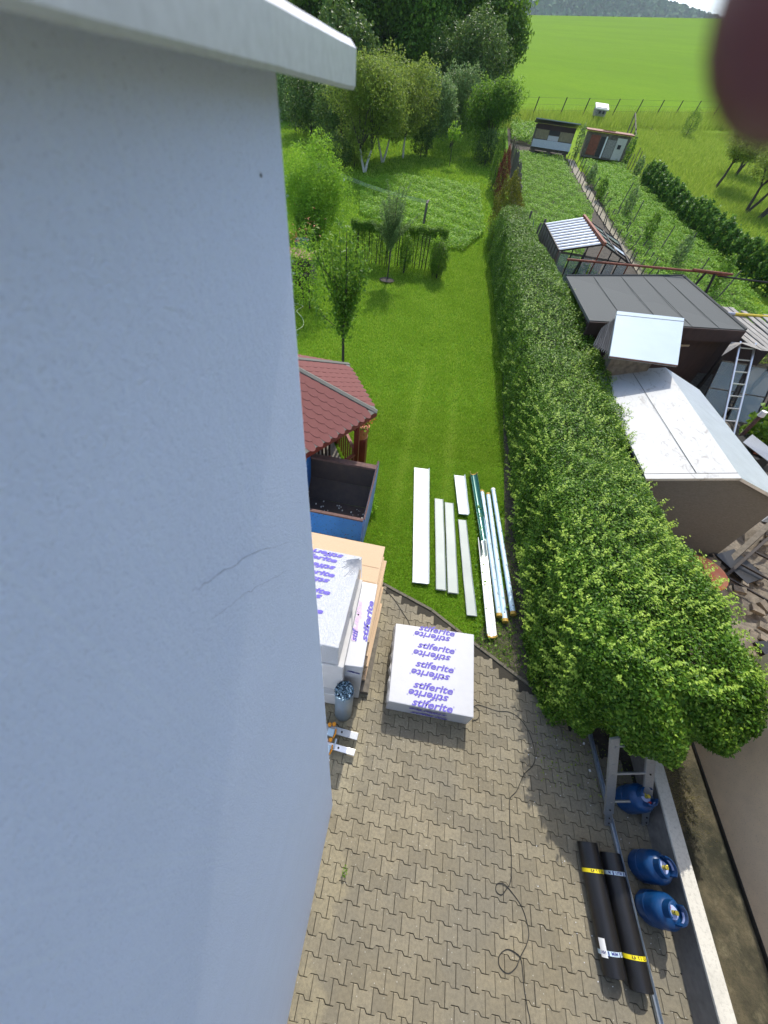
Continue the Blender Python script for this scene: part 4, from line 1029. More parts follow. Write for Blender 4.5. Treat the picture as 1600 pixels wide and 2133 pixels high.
cable('black cable from under the boards to the square package', [(-.15, 3.5, .008), (.037, 3.391, .008), (.205, 3.255, .008), (.369, 3.059, .008), (.507, 2.885, .008), (.62, 2.6, .008)], .005)
cable('small loop of black cable at the right corner of the square package', [(1.50, 1.80, .01), (1.60, 1.80, .01), (1.674, 1.775, .01), (1.69, 1.70, .01), (1.66, 1.64, .01), (1.58, 1.60, .01)], .004)
# debris on the paving
db = MB()
for k in range(70):
    x, y = random.uniform(2.3, 3.7), random.uniform(-.6, 1.6); s_ = random.uniform(.004, .013)
    db.add([(x, y, .004), (x + s_, y + s_ * .3, .003), (x + s_ * .6, y + s_, .01), (x - s_ * .2, y + s_ * .7, .004)], [(0, 1, 2, 3)])
for x, y in ((3.18, 1.62), (3.20, 1.30), (2.92, -.9)): db.box((x, y, .012), (.03, .02, .015), random.random() * 3)
o = obj('debris', db, 'white'); tag(o, 'small pale leaves and chips scattered on the shaded pavers', 'debris', kind='stuff')
P = np.stack([rng.uniform(2.5, 3.9, 500), rng.uniform(1.0, 2.3, 500), rng.uniform(.003, .02, 500)], 1)
leaves('fallen_leaves', P, np.tile([0, 0, 1.], (500, 1)), rng.uniform(.015, .035, 500), 'leaf_olive', None, .6, .4)
tag(bpy.data.objects['fallen_leaves'], 'dry leaves fallen under the end of the hedge', 'leaves')
bush('weed', 'small weed growing in a paver joint near the house wall', 'weed', .16, -.20, .03, .05, .05, 60, .02, 'leaf_mid', 0, stem=False)

# ================================================================== NEIGHBOUR'S YARD
GX0, GXR, GX1, GY0, GY1 = 4.12, 5.45, 6.62, 5.52, 9.54
t = thing('garage', 'low grey rendered shed with white felt gable roof behind the hedge', 'shed', (5.5, 7.5, 0))
mb = MB(); prof = [(GX0 + .08, 0), (GX1 - .10, 0), (GX1 - .10, 1.80), (GXR, 2.15), (GX0 + .08, 1.79)]
mb.add([(x, GY0 + .06, z) for x, z in prof] + [(x, GY1 - .05, z) for x, z in prof], [(0, 1, 2, 3, 4)[::-1], (5, 6, 7, 8, 9)] + [(i, (i + 1) % 5, 5 + (i + 1) % 5, 5 + i) for i in range(5)])
obj('wall', mb, 'greyrender', t)
A, B, Cc, D = (GX0, GY0, 1.85), (GXR, GY0, 2.2), (GXR + .12, GY1, 2.2), (GX0 - .05, GY1, 1.85)
obj('roof_left_slope', MB().slab([A, B, Cc, D], .05), 'roofwhite', t)
obj('roof_right_slope', MB().slab([B, (GX1, GY0, 1.82), (GX1 + .02, GY1, 1.82), Cc], .05), 'roofgrey', t)
obj('felt_seam', MB().slab([(4.87, GY0 + .12, 2.055), (4.878, GY0 + .12, 2.058), (4.833, GY1, 2.038), (4.825, GY1, 2.036)], .004), 'feltseam', t)
obj('verge_strip', MB().slab([(GX0 - .02, GY0 - .015, 1.853), (GXR, GY0 - .015, 2.206), (GXR, GY0 + .11, 2.206), (GX0 - .02, GY0 + .11, 1.853)], .05), 'roofwhite', t)
obj('verge_seam', MB().slab([(GX0, GY0 + .115, 1.857), (GXR, GY0 + .115, 2.207), (GXR, GY0 + .125, 2.207), (GX0, GY0 + .125, 1.857)], .004), 'feltseam', t)
obj('verge_strip', MB().slab([(GXR, GY0 - .015, 2.206), (GX1 + .03, GY0 - .015, 1.823), (GX1 + .03, GY0 + .05, 1.823), (GXR, GY0 + .05, 2.206)], .05), 'corr', t)
# metal sheet box roof behind
t = thing('metal_cover', 'pale blue sheet metal cover tilted above the far end of the white roof', 'cover', (5.1, 9.8, 0))
p = [(4.50, 11.12, 2.77), (6.31, 11.44, 2.79), (5.12, 8.46, 2.73), (3.70, 8.30, 2.72)]
p = [(4.46, 11.0, 2.8), (6.26, 11.32, 2.8), (5.38, 8.86, 2.55), (3.86, 8.72, 2.55)]
obj('sheet', MB().slab(p, .05), 'bluishsheet', t)
pa, pb, pc, pd = [Vector(q) for q in p]; e1 = pa.lerp(pd, .10); e2 = pb.lerp(pc, .085)
obj('folded_seam', MB().tube([e1 + Vector((0, 0, .004)), e2 + Vector((0, 0, .004))], .008, 5), 'alu', t)
obj('rusty_edge', MB().tube([pc + Vector((0, 0, -.02)), pd + Vector((0, 0, -.02))], .022, 6), 'rust', t)
mb = MB().prism([(4.15, 9.2), (5.15, 9.4), (5.5, 10.9), (4.6, 10.7)], 0, 2.4); obj('masonry_block', mb, 'rubble', t)
t = thing('corrugated_roof', 'dark corrugated roof piece left of the pale metal cover', 'roof sheet', (3.9, 9.8, 0))
a, b, c, d = Vector((4.02, 10.28, 2.56)), Vector((4.62, 11.2, 2.66)), Vector((4.02, 9.1, 2.46)), Vector((3.72, 9.5, 2.42))
mb = MB(); n_ = 48
for i in range(n_ + 1):
    f = i / n_; hz = .025 * math.sin(f * 2 * PI * 9)
    for q in (a.lerp(b, f), d.lerp(c, f)): mb.v.append((q.x, q.y, q.z + hz * 1.5))
mb.f = [(2 * i, 2 * i + 1, 2 * i + 3, 2 * i + 2) for i in range(n_)]
o = obj('corrugated_sheet', mb, 'darkcorr', t); m_ = o.modifiers.new('t', 'SOLIDIFY'); m_.thickness = .004
# dark shed with felt roof
t = thing('dark_shed', 'dark brown wooden shed with flat grey felt roof', 'shed', (6.2, 13, 0))
S1, S2, S3, S4 = Vector((3.87, 14.67, 2.55)), Vector((8.05, 16.2, 2.75)), Vector((8.56, 12.39, 2.5)), Vector((4.02, 10.28, 2.5))
S3 = Vector((8.45, 12.20, 2.53)); S4 = Vector((4.02, 10.28, 2.5))
S4 = Vector((3.9, 10.95, 2.5))
obj('felt_roof', MB().slab([S1, S2, S3, S4], .07), 'felt', t)
for f in (.22, .45, .64, .82):
    a = S1.lerp(S2, f); b = S4.lerp(S3, f); e_ = Vector((.018, 0, 0))
    obj('roof_seam', MB().slab([a + Vector((0, 0, .006)), a + e_ + Vector((0, 0, .006)), b + e_ + Vector((0, 0, .006)), b + Vector((0, 0, .006))], .008), 'feltseam', t)
for a, b in ((S1, S2), (S2, S3)): obj('roof_edge', MB().tube([a + Vector((0, 0, .01)), b + Vector((0, 0, .01))], .035, 6), 'feltseam', t)
a, b = S4, S3; dz = Vector((0, 0, .13)); dy = (S1 - S4).normalized() * .04
obj('fascia', MB().slab([a + dy * -.6 - Vector((0, 0, .02)), b + dy * -.6 - Vector((0, 0, .02)), b + dy * -.6 - Vector((0, 0, .34)), a + dy * -.6 - Vector((0, 0, .34))], .03), 'brownwall', t)
iw = [(4.1, 14.4), (7.85, 15.85), (8.2, 12.35), (4.1, 11.2)]
obj('wall', MB().prism(iw, .0, 2.42), 'brownwall', t)
obj('vent_flap', MB().box((7.05, 11.98, 1.95), (.42, .03, .05), .33), 'wood_pale', t)
# lean-to with planks
t = thing('lean_to', 'dilapidated lean to with loose grey planks on top and dark glazed sashes below', 'shed', (9.2, 12, 0))
for k in range(9):
    a = Vector((8.72 + k * .21, 11.75 - k * .03 + random.uniform(-.1, .1), 2.25 + random.uniform(0, .03))); b = Vector((8.30 + k * .25, 14.6 + random.uniform(-.4, .2), 2.40 + random.uniform(0, .04)))
    s_ = Vector((.085, 0, 0)); obj('roof_plank', MB().slab([a - s_, a + s_, b + s_, b - s_], .025), 'wood_grey', t)
obj('crumpled_sheet', MB().add([(8.0, 11.7, 2.2), (8.3, 11.75, 2.32), (8.8, 11.65, 2.26), (9.3, 11.6, 2.3), (8.9, 12.1, 2.27), (8.2, 12.0, 2.24), (7.85, 11.45, 2.02)], [(0, 1, 5), (1, 2, 4, 5), (2, 3, 4), (0, 6, 1)]), 'wood_grey', t)
obj('back_wall', MB().prism([(8.5, 14.0), (11, 14.2), (11, 14.3), (8.5, 14.1)], 0, 2.2), 'brownwall', t)
for k in range(4):
    x = 8.25 + k * .85; a = Vector((x, 11.9, 1.75)); b = Vector((x - .25, 10.9 - k * .05, .55)); wv = Vector((.76, .03, 0))
    obj('glass_pane', MB().slab([a, a + wv, b + wv, b], .006), 'glass', t)
    for q in (a, a + wv): obj('sash_bar', MB().tube([q, q + (b - a)], .022, 4), 'darkiron', t)
    for f in (0, .5, 1): q = a.lerp(b, f); obj('sash_bar', MB().tube([q, q + wv], .018, 4), 'wood_old', t)
for x in (8.2, 9.6, 10.9): obj('post', MB().box((x, 11.9, 1.1), (.08, .08, 2.2)), 'darkiron', t)
# leaning aluminium ladder
t = thing('ladder', 'slim silver ladder leaning on the plank roof of the lean to', 'ladder', (9, 11.3, 0))
la, lb = Vector((8.42, 11.45, 2.33)), Vector((8.80, 11.52, 2.33)); ba, bb = Vector((8.62, 10.35, .1)), Vector((9.05, 10.35, .1))
la, lb = Vector((8.36, 11.93, 2.30)), Vector((8.82, 12.02, 2.30)); ba, bb = Vector((8.02, 9.30, .4)), Vector((8.36, 9.35, .4))
for a, b in ((la, ba), (lb, bb)): obj('rail', MB().tube([a, b], .028, 4), 'silver', t)
for k in range(9): f = (k + .5) / 9; obj('rung', MB().tube([la.lerp(ba, f), lb.lerp(bb, f)], .019, 4), 'silver', t)
# pipe
t = thing('painted_pipe', 'long pipe painted lilac grey then yellow, resting beyond the felt roof', 'pipe', (9.5, 13.5, 0))
obj('grey_section', MB().tube([(8.33, 13.85, 2.42), (9.05, 14.0, 2.42)], .045, 8), 'greypipe', t, smooth=True)
obj('yellow_section', MB().tube([(9.05, 14.0, 2.42), (12.3, 14.7, 2.45)], .045, 8), 'yellowpipe', t, smooth=True)
# junk
def junk(name, label, cat, mb, mat, loc=(0, 0, 0)): o = obj(name, mb, mat); tag(o, label, cat); return o
junk('concrete_drum', 'rough pale concrete drum with a triangular tray on it beneath the slim ladder', 'drum', MB().lathe([(0, .0), (.38, 0), (.40, .6), (.34, .66), (0, .66)], (8.15, 10.2, .1), 14), 'rubble')
junk('tray', 'triangular grey metal tray lying on the concrete drum', 'tray', MB().slab([(7.95, 10.3, .86), (8.35, 10.35, .84), (8.15, 9.95, .9)], .03), 'alu')
junk('sack', 'crumpled white sack lying behind the garage roof', 'sack', MB().add([(7.05, 8.9, .5), (7.5, 8.85, .62), (7.7, 9.1, .5), (7.5, 9.4, .6), (7.1, 9.3, .45), (7.35, 9.1, .72)], [(0, 1, 5), (1, 2, 5), (2, 3, 5), (3, 4, 5), (4, 0, 5)]), 'white')
junk('blue_tool', 'small blue tool left on the dark bench', 'tool', MB().tube([(6.95, 9.9, .9), (7.1, 10.05, .95), (7.05, 10.2, .9)], .05, 6), 'gasblue')
junk('bench', 'dark wooden bench behind the garage roof', 'bench', MB().box((7.4, 10.1, .42), (1.4, .7, .84), .2), 'darkiron')
junk('brown_plank', 'reddish brown plank leaning on junk behind the garage', 'plank', MB().box((8.2, 7.75, .55), (.22, .95, .04), .5, .25), 'redpipe')
junk('brown_plank', 'brown plank on the pile at the right edge of the photo', 'plank', MB().box((9.3, 8.95, .75), (1.5, .22, .05), -.15), 'redpipe')
junk('scrap_sheet', 'pale crumpled metal sheet on the dark junk pile', 'scrap metal', MB().slab([(8.3, 9.2, .85), (8.9, 8.6, .7), (9.2, 8.75, .8), (8.6, 9.5, .95)], .02), 'alu')
junk('grey_tarp', 'grey tarpaulin heaped at the right edge behind the garage', 'tarp', MB().add([(8.2, 7.0, .2), (9.2, 6.8, .3), (9.6, 7.6, .4), (8.9, 8.0, .55), (8.3, 7.7, .4), (8.8, 7.4, .75)], [(0, 1, 5), (1, 2, 5), (2, 3, 5), (3, 4, 5), (4, 0, 5)]), 'tarp')
for k, (x, y, a, L, lab) in enumerate(((8.3, 8.3, .9, 1.6, 'dark plank fallen across the junk pile'), (8.7, 8.1, -.5, 1.4, 'dark iron bar across the junk pile'), (9.0, 8.5, .3, 1.2, 'black beam on top of the junk pile'), (7.7, 7.3, 1.2, 1.8, 'dark rail lying along the garage eave'))):
    junk('beam', lab, 'beam', MB().box((x, y, .3 + .1 * k), (L, .16, .08), a), 'darkiron')
junk('crate', 'black open crate on the junk pile right of the garage', 'crate', MB().box((8.75, 9.35, .35), (.9, .8, .6), .5).box((8.75, 9.35, .68), (.98, .88, .05), .5), 'black')
t = thing('post_lamp', 'rusty post with a white cap beside the slim ladder', 'post', (8.7, 9.9, 0))
obj('pole', MB().tube([(8.75, 9.9, 0), (8.78, 9.95, 1.25)], .05, 8), 'rust', t); obj('white_cap', MB().lathe([(0, .14), (.07, .14), (.08, 0), (0, 0)], (8.78, 9.95, 1.25), 12), 'white', t)
bush('fig_sapling', 'leafy green sapling at the right edge above the junk', 'shrub', 9.35, 10.0, .55, .55, 1.3, 1100, .12, 'leaf_mid', .3, leaf_asp=.8)
# barrel lid, steel frame and pit by the garage gable
t = thing('barrel', 'barrel with orange red lid half hidden behind the hedge', 'barrel', (5.72, 4.75, 0))
obj('drum', MB().lathe([(0, 0), (.34, 0), (.35, .55), (.33, .6)], (5.72, 4.75, 0), 24), 'darkiron', t, smooth=True)
obj('lid', MB().lathe([(.0, .66), (.30, .645), (.37, .62), (.38, .59), (.36, .585)], (5.72, 4.75, 0), 32), 'orangelid', t, smooth=True)
t = thing('iron_grate', 'dark iron ladder frame lying on rubble beside the grey gable', 'frame', (7, 5.4, 0))
r0, r1 = Vector((6.35, 4.95, .32)), Vector((8.6, 7.0, .75)); q0, q1 = Vector((7.0, 4.55, .30)), Vector((9.3, 6.6, .75))
for a, b in ((r0, r1), (q0, q1)): obj('rail', MB().tube([a, b], .035, 4), 'darkiron', t)
for k in range(6): f = k / 6 + .02; obj('rung', MB().tube([r0.lerp(r1, f), q0.lerp(q1, f)], .024, 4), 'darkiron', t)
obj('timber', MB().tube([(6.5, 5.25, .2), (8.4, 7.05, .75)], .07, 4), 'wood_old', t)
mb = MB(); rg = 18
for j in range(rg):
    for i in range(rg):
        x = 6.1 + i * .24; y = 3.2 + j * .26
        mb.v.append((x, y, .06 + .16 * abs(math.sin(x * 2.1 + y) * math.cos(y * 2.7 - x)) + random.uniform(0, .10)))
mb.f = [(j * rg + i, j * rg + i + 1, (j + 1) * rg + i + 1, (j + 1) * rg + i) for j in range(rg - 1) for i in range(rg - 1)]
o = obj('rubble_ground', mb, 'rubble'); tag(o, 'broken concrete and rubble ground beside the garage', 'rubble', kind='stuff')
junk('pit_shadow', 'black pit opening under the iron frame', 'pit', MB().box((6.85, 5.35, .30), (.55, .7, .06), .5), 'black')  # black slab paints in the darkness of an open pit
junk('pit_shadow', 'black void at the foot of the beige building', 'pit', MB().box((6.9, 3.55, .30), (1.1, .55, .06), .3), 'black')  # black slab stands for the unlit void, no hole is modelled
rb2 = MB()
for k in range(60):
    x, y = random.uniform(6.2, 9.5), random.uniform(3.6, 7.4); s_ = random.uniform(.05, .16); rb2.box((x, y, .22 + random.uniform(0, .12)), (s_, s_ * 1.4, s_ * .5), random.random() * 3, random.uniform(-.3, .3))
o = obj('rubble_pieces', rb2, 'rubble'); tag(o, 'loose broken concrete pieces beside the garage', 'rubble', kind='stuff')

# greenhouse
t = thing('greenhouse', 'ramshackle glass greenhouse with corrugated zinc roof slope and red ridge', 'greenhouse', (5, 17.5, 1.0))
A, Bq, Cq, Dq = Vector((3.45, 19.03, 3.17)), Vector((4.61, 18.2, 3.67)), Vector((4.76, 15.87, 3.36)), Vector((3.86, 16.82, 2.79))
A = Vector((3.45, 19.03, 3.10)); Bq = Vector((4.70, 18.9, 3.58)); Cq = Vector((4.88, 16.3, 3.28)); Dq = Vector((3.86, 16.55, 2.80))
A, Bq, Cq, Dq = Vector((3.46, 19.05, 3.17)), Vector((4.66, 18.45, 3.60)), Vector((5.02, 16.05, 3.28)), Vector((3.80, 16.55, 2.83))
Eq, Fq = Vector((6.30, 16.6, 2.78)), Vector((6.30, 18.6, 3.03))
n_ = 88; mb = MB()
for i in range(n_ + 1):
    f = i / n_; hz = .022 * math.sin(f * 2 * PI * 11)
    for q in (A.lerp(Dq, f), Bq.lerp(Cq, f)): mb.v.append((q.x, q.y, q.z + hz))
mb.f = [(2 * i, 2 * i + 1, 2 * i + 3, 2 * i + 2) for i in range(n_)]
o = obj('zinc_roof', mb, 'corr', t, smooth=True); m_ = o.modifiers.new('t', 'SOLIDIFY'); m_.thickness = .006
for i in range(11):
    f = (i + .75) / 11; a_, b_ = A.lerp(Dq, f), Bq.lerp(Cq, f); obj('roof_rib', MB().tube([a_ + Vector((0, 0, -.01)), b_ + Vector((0, 0, -.01))], .022, 4), 'darkiron', t)
obj('ridge_board', MB().tube([Bq + Vector((0, .1, .03)), Cq + Vector((0, -.1, .03))], .065, 4), 'redpipe', t)
for i in range(4):
    f0, f1 = i / 4 + .02, (i + 1) / 4 - .02; m1 = .55
    a_, b_ = Bq.lerp(Cq, f0), Bq.lerp(Cq, f1); c_, d__ = Fq.lerp(Eq, f1), Fq.lerp(Eq, f0)
    obj('roof_pane', MB().slab([a_, b_, b_.lerp(c_, .52), a_.lerp(d__, .52)], .008), 'glass', t)
    if i in (0, 2): obj('roof_pane', MB().slab([a_.lerp(d__, .55), b_.lerp(c_, .55), c_, d__], .008), 'corr' if i == 2 else 'glass', t)
for i in range(5):
    f = i / 4; obj('rafter', MB().tube([Bq.lerp(Cq, f), Fq.lerp(Eq, f)], .03, 4), 'darkiron', t)
for a_, b_ in ((Fq, Eq), (A, Dq), (Dq, Cq), (Cq, Eq), (Bq.lerp(Fq, .54), Cq.lerp(Eq, .54))): obj('frame_bar', MB().tube([a_, b_], .035, 4), 'darkiron', t)
gz_ = 1.0
for i in range(7):
    f = i / 6; p = Dq.lerp(Eq, f); top = Dq.lerp(Cq, f / .5) if f < .5 else Cq.lerp(Eq, (f - .5) / .5)
    obj('mullion', MB().tube([(p.x, p.y, T(p.x, p.y)), top], .025, 4), 'darkiron' if i % 3 else 'redpipe', t)
    if i < 6:
        p2 = Dq.lerp(Eq, (i + 1) / 6)
        obj('wall_pane', MB().slab([(p.x + .03, p.y, T(p.x, p.y) + .1), (p2.x - .03, p2.y, T(p2.x, p2.y) + .1), (p2.x - .03, p2.y, 2.75), (p.x + .03, p.y, 2.78)], .006), 'glass', t)
obj('transom', MB().tube([(Dq.x, Dq.y, 2.8), (Eq.x, Eq.y, 2.76)], .04, 4), 'wood_old', t)
obj('transom', MB().tube([(Dq.x, Dq.y, 1.8), (Eq.x, Eq.y, 1.8)], .03, 4), 'wood_old', t)
for i in range(9):
    p = A.lerp(Dq, i / 8); obj('side_plank', MB().box((p.x + .02, p.y, (p.z + T(p.x, p.y)) / 2), (.05, .26, p.z - T(p.x, p.y)), .1), 'wood_old', t)
bush('tomato_plants', 'dark leafy plants growing inside the greenhouse', 'plant', 5.2, 17.3, .8, .8, 1.4, 1800, .10, 'leaf_mid')
# red pipe pergola
t = thing('pipe_trellis', 'rusty red pipe trellis on leaning posts between greenhouse and felt roof', 'trellis', (6.8, 15.9, 1))
pA, pB, pC = Vector((3.95, 15.64, 2.80)), Vector((8.7, 16.2, 2.95)), Vector((12.4, 16.9, 2.85))
obj('red_pipe', MB().tube([pA, pB, Vector((9.5, 16.38, 2.9))], .035, 8), 'redpipe', t, smooth=True)
obj('dark_pipe', MB().tube([Vector((8.2, 16.1, 2.98)), Vector((9.6, 16.3, 2.98))], .04, 8), 'redpipe', t, smooth=True)
obj('wire_bar', MB().tube([Vector((9.2, 16.3, 2.88)), pC], .03, 6), 'darkiron', t)
for x, lean in ((4.6, .2), (8.7, .25), (9.0, -.2), (12.0, .3)): obj('post', MB().tube([(x - lean * 2, 16.2, T(x, 16.2) - .1), (x, 16.2, 2.95)], .04, 6), 'darkiron', t)

# ================================================================== TREES
def tree(name, label, x, y, hgt, trunk_h, rx, ry, nleaf, sz, mat, bark='bark', forks=1, lean=(0, 0), r0=.09, group=None, blobs=9, asp=.6, cat='tree', z=None, crown_pts=None, spread=.9, low=.0):
    z = T(x, y) if z is None else z; rs = random.Random(int(x * 131 + y * 17))
    t = thing(name, label, cat, (x, y, z), 0, group)
    mb = MB(); B0 = Vector((x, y, z - .1)); tips = []
    for k in range(forks):
        a = 2 * PI * k / max(1, forks) + rs.random(); sp = .0 if forks == 1 else trunk_h * .35
        top = Vector((x + lean[0] * trunk_h + sp * math.cos(a), y + lean[1] * trunk_h + sp * math.sin(a), z + trunk_h))
        md = B0.lerp(top, .5) + Vector((rs.gauss(0, .04), rs.gauss(0, .04), 0)) * trunk_h
        mb.tube([B0, md, top], [r0, r0 * .8, r0 * .62], 7)
        tips.append(top)
    cc = Vector((x + lean[0] * hgt * .7, y + lean[1] * hgt * .7, z + trunk_h + (hgt - trunk_h) * (.5 - low)))
    obj('trunk', mb, bark, t, smooth=True)
    lb = MB(); cen = []
    for i in range(blobs):
        u = Vector((rs.gauss(0, 1), rs.gauss(0, 1), rs.gauss(0, 1))).normalized() * rs.uniform(.35, .8)
        c = cc + Vector((u.x * rx, u.y * ry, u.z * (hgt - trunk_h) / 2 * (1 + low)))
        cen.append((c, rs.uniform(.38, .62)))
        s_ = tips[i % len(tips)]; m_ = s_.lerp(c, .5) + Vector((rs.gauss(0, .08), rs.gauss(0, .08), .1)) * rx
        lb.tube([s_, m_, c], [r0 * .5, r0 * .3, r0 * .1], 5)
    obj('limbs', lb, 'bark', t)
    cen = cen or [(cc, 1)]; per = nleaf // len(cen); PP = []; NN = []; vv = []
    for c, s_ in cen:
        u = unit(rng.normal(0, 1, (per, 3))); rr = rng.uniform(.3, 1, per)[:, None] ** .6
        wob = 1 + .2 * np.sin(u[:, :1] * 7 + c.x) * np.sin(u[:, 2:3] * 6 + c.y)
        p = np.array(c) + u * rr * wob * np.array([rx * s_, ry * s_, (hgt - trunk_h) / 2 * s_ * 1.05]); PP.append(p); NN.append(u + [0, 0, .3])
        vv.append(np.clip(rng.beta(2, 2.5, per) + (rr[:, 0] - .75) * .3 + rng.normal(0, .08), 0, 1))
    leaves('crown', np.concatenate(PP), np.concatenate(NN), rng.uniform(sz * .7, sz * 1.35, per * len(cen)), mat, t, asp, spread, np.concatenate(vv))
    return t
# big dark trees at the back
BG = 'tall trees closing the far end of the garden'
for x, y, hh, rx, n_, mt, lab in ((-17, 47, 9.5, 3.4, 24000, 'leaf_dark', 'tall dark tree at the far left behind the roof edge'), (-12.5, 48.5, 10.5, 3.2, 16000, 'leaf_dark', 'tall dark tree second from the left in the far row'), (-8.5, 50, 11, 3.0, 16000, 'leaf_dark', 'tall dark tree behind the whitewashed fruit trees'),
        (-5.2, 49, 10.5, 2.6, 14000, 'leaf_mid', 'lighter green tall tree in the middle of the far row'), (-2.2, 51, 10.8, 2.6, 15000, 'leaf_dark', 'tall dark tree left of the edge of the field'), (.6, 51.5, 8.6, 2.9, 16000, 'leaf_dark', 'dark rounded tree standing against the bright field'), (-10.5, 43, 6.0, 2.4, 9000, 'leaf_purple', 'shaded dark tree under the tall far row')):
    tree('tall_tree', lab, x, y, hh, 1.6, rx, rx, int(n_ * 1.6), .22, mt, r0=.22, group=BG, blobs=26, asp=.7, low=.1)
tree('round_tree', 'dull grey green round tree in front of the dark far row', -.9, 44.5, 6.0, 1.0, 3.2, 2.6, 20000, .16, 'leaf_purple', r0=.14, blobs=12)
tree('fruit_tree', 'broad green tree at the hedge end beside the garden fence', 1.3, 37.5, 4.5, .6, 2.1, 1.8, 17000, .12, 'leaf_mid', r0=.10, blobs=10, low=.15)
tree('fruit_tree', 'silvery green upright tree right of the whitewashed trees', -3.0, 37, 4.4, .7, 1.6, 1.4, 14000, .11, 'leaf_silver', r0=.09, blobs=9, low=.1)
tree('fruit_tree', 'small dark tree below the grey round tree', -1.5, 39.5, 4.0, .5, 1.5, 1.3, 9000, .12, 'leaf_silver', r0=.06, blobs=6)
FG = 'whitewashed fruit trees in the garden'
tree('fruit_tree', 'olive green fruit tree with forked whitewashed trunk nearest the lawn', -6.15, 30.6, 4.7, 1.0, 2.3, 2.0, 24000, .10, 'leaf_olive', 'whitebark', 2, (.02, 0), .085, FG, 13)
tree('fruit_tree', 'olive green fruit tree with two whitewashed stems behind the nearest one', -5.5, 33.2, 5.0, 1.1, 2.3, 2.0, 22000, .105, 'leaf_olive', 'whitebark', 2, (-.03, 0), .075, FG, 12)
tree('fruit_tree', 'olive green fruit tree with single whitewashed trunk, farthest of the three', -4.4, 35.0, 4.5, 1.0, 1.9, 1.7, 14000, .11, 'leaf_olive', 'whitebark', 1, (0, 0), .08, FG, 9)
tree('fruit_tree', 'shaded dark fruit tree left of the whitewashed trunks', -8.2, 33.5, 4.4, .8, 1.7, 1.6, 8000, .13, 'leaf_purple', r0=.10, blobs=9, low=.15)
tree('fruit_tree', 'dark tree at the house corner under the flashing', -11.5, 37, 4.4, .7, 2.0, 2.0, 8000, .15, 'leaf_purple', r0=.10, blobs=9, low=.15)
bush('shrub', 'dark small shrub at the foot of the silvery tree', 'shrub', -3.3, 36.0, .8, .7, 1.9, 2600, .10, 'leaf_purple')
bush('shrub', 'dark shrub under the broad green tree', 'shrub', 1.25, 36.4, .95, .8, 1.7, 2600, .10, 'leaf_purple')
bush('shrub', 'upright grey green shrub at the far left edge of the lawn', 'shrub', -14.2, 40.6, 1.2, 1.1, 3.0, 3500, .15, 'leaf_silver')
bush('shrub', 'low dark shrub left of the whitewashed trunk', 'shrub', -7.8, 30.6, .9, .8, 1.5, 2600, .10, 'leaf_purple')
bush('shrub', 'dark leafy shrub beneath the olive green trees', 'shrub', -7.0, 31.4, .9, .8, 1.8, 2600, .10, 'leaf_olive')
# sapling with sparse leaves
tree('sapling', 'thin young sapling alone on the far lawn', -1.15, 34.8, 2.1, .9, .55, .5, 420, .11, 'leaf_bright', r0=.025, blobs=6, lean=(-.05, 0))
# willow-like bushy tree at house corner
tree('willow_tree', 'large bright green bushy willow right of the house corner', -6.0, 19.4, 4.1, .25, 1.35, 1.3, 32000, .085, 'leaf_bright', r0=.08, blobs=14, asp=.32, low=.12)
bush('shrub', 'darker shrub at the foot of the bright willow', 'shrub', -6.0, 18.6, .6, .6, 1.7, 6000, .08, 'leaf_mid', leaf_asp=.4)
t = thing('water_barrel', 'dark green water barrel under the willow', 'barrel', (-5.75, 16.9, T(-5.75, 16.9)))
obj('barrel_body', MB().lathe([(0, 0), (.27, 0), (.30, .35), (.30, .6), (.27, .95), (.25, .97), (0, .95)], (-5.75, 16.9, T(-5.75, 16.9)), 20), 'greentank', t, smooth=True)
# woodpile shelter
zb = T(-5.3, 15.2)
t = thing('wood_store', 'small open wood store with old tiles on top beside the house corner', 'wood store', (-5.3, 15.3, zb))
obj('frame', MB().box((-5.85, 15.3, zb + .5), (.06, .7, 1.0)).box((-4.85, 15.3, zb + .5), (.06, .7, 1.0)).box((-5.35, 15.62, zb + .5), (1.0, .04, 1.0)).box((-5.35, 14.98, zb + .55), (1.0, .05, .05)), 'wood_old', t)
obj('cross_brace', MB().tube([(-5.3, 14.95, zb + .05), (-4.9, 14.95, zb + .5)], .02, 4), 'wood_old', t); obj('cross_brace', MB().tube([(-4.9, 14.95, zb + .05), (-5.3, 14.95, zb + .5)], .02, 4), 'wood_old', t)
for k in range(5):
    mb = MB(); 
    for i in range(9): a = PI * i / 8; mb.v += [(-5.9 + k * .24 + .11 * math.cos(a), 14.9, zb + 1.04 + .05 * math.sin(a)), (-5.9 + k * .24 + .11 * math.cos(a), 15.7, zb + 1.12 + .05 * math.sin(a))]
    mb.f = [(2 * i, 2 * i + 1, 2 * i + 3, 2 * i + 2) for i in range(8)]; obj('roof_tile', mb, 'rooftile', t)
for k in range(22): obj('log', MB().tube([(-5.75 + (k % 6) * .16, 15.0, zb + .1 + (k // 6) * .2), (-5.75 + (k % 6) * .16, 15.5, zb + .1 + (k // 6) * .2)], random.uniform(.05, .08), 7), 'bark', t)
bush('ivy_patch', 'tangle of leafy stems at the foot of the wood store', 'plant', -4.75, 14.75, .35, .35, .55, 900, .06, 'leaf_mid')
o = cable('pale green garden hose lying on the lawn by the wood store', [(x, y, T(x, y) + .02) for x, y in ((-5.3, 14.0), (-4.85, 13.9), (-4.95, 13.5), (-4.62, 13.1), (-4.45, 12.6), (-4.7, 12.1), (-5.1, 11.8))], .016, 'hose', nm='garden_hose')
t = thing('tap_post', 'small dark stake beside the garden hose', 'stake', (-4.85, 14.1, T(-4.85, 14.1)))
obj('stake', MB().tube([(-4.85, 14.1, .4), (-4.95, 14.2, 1.05)], .022, 6), 'darkiron', t)
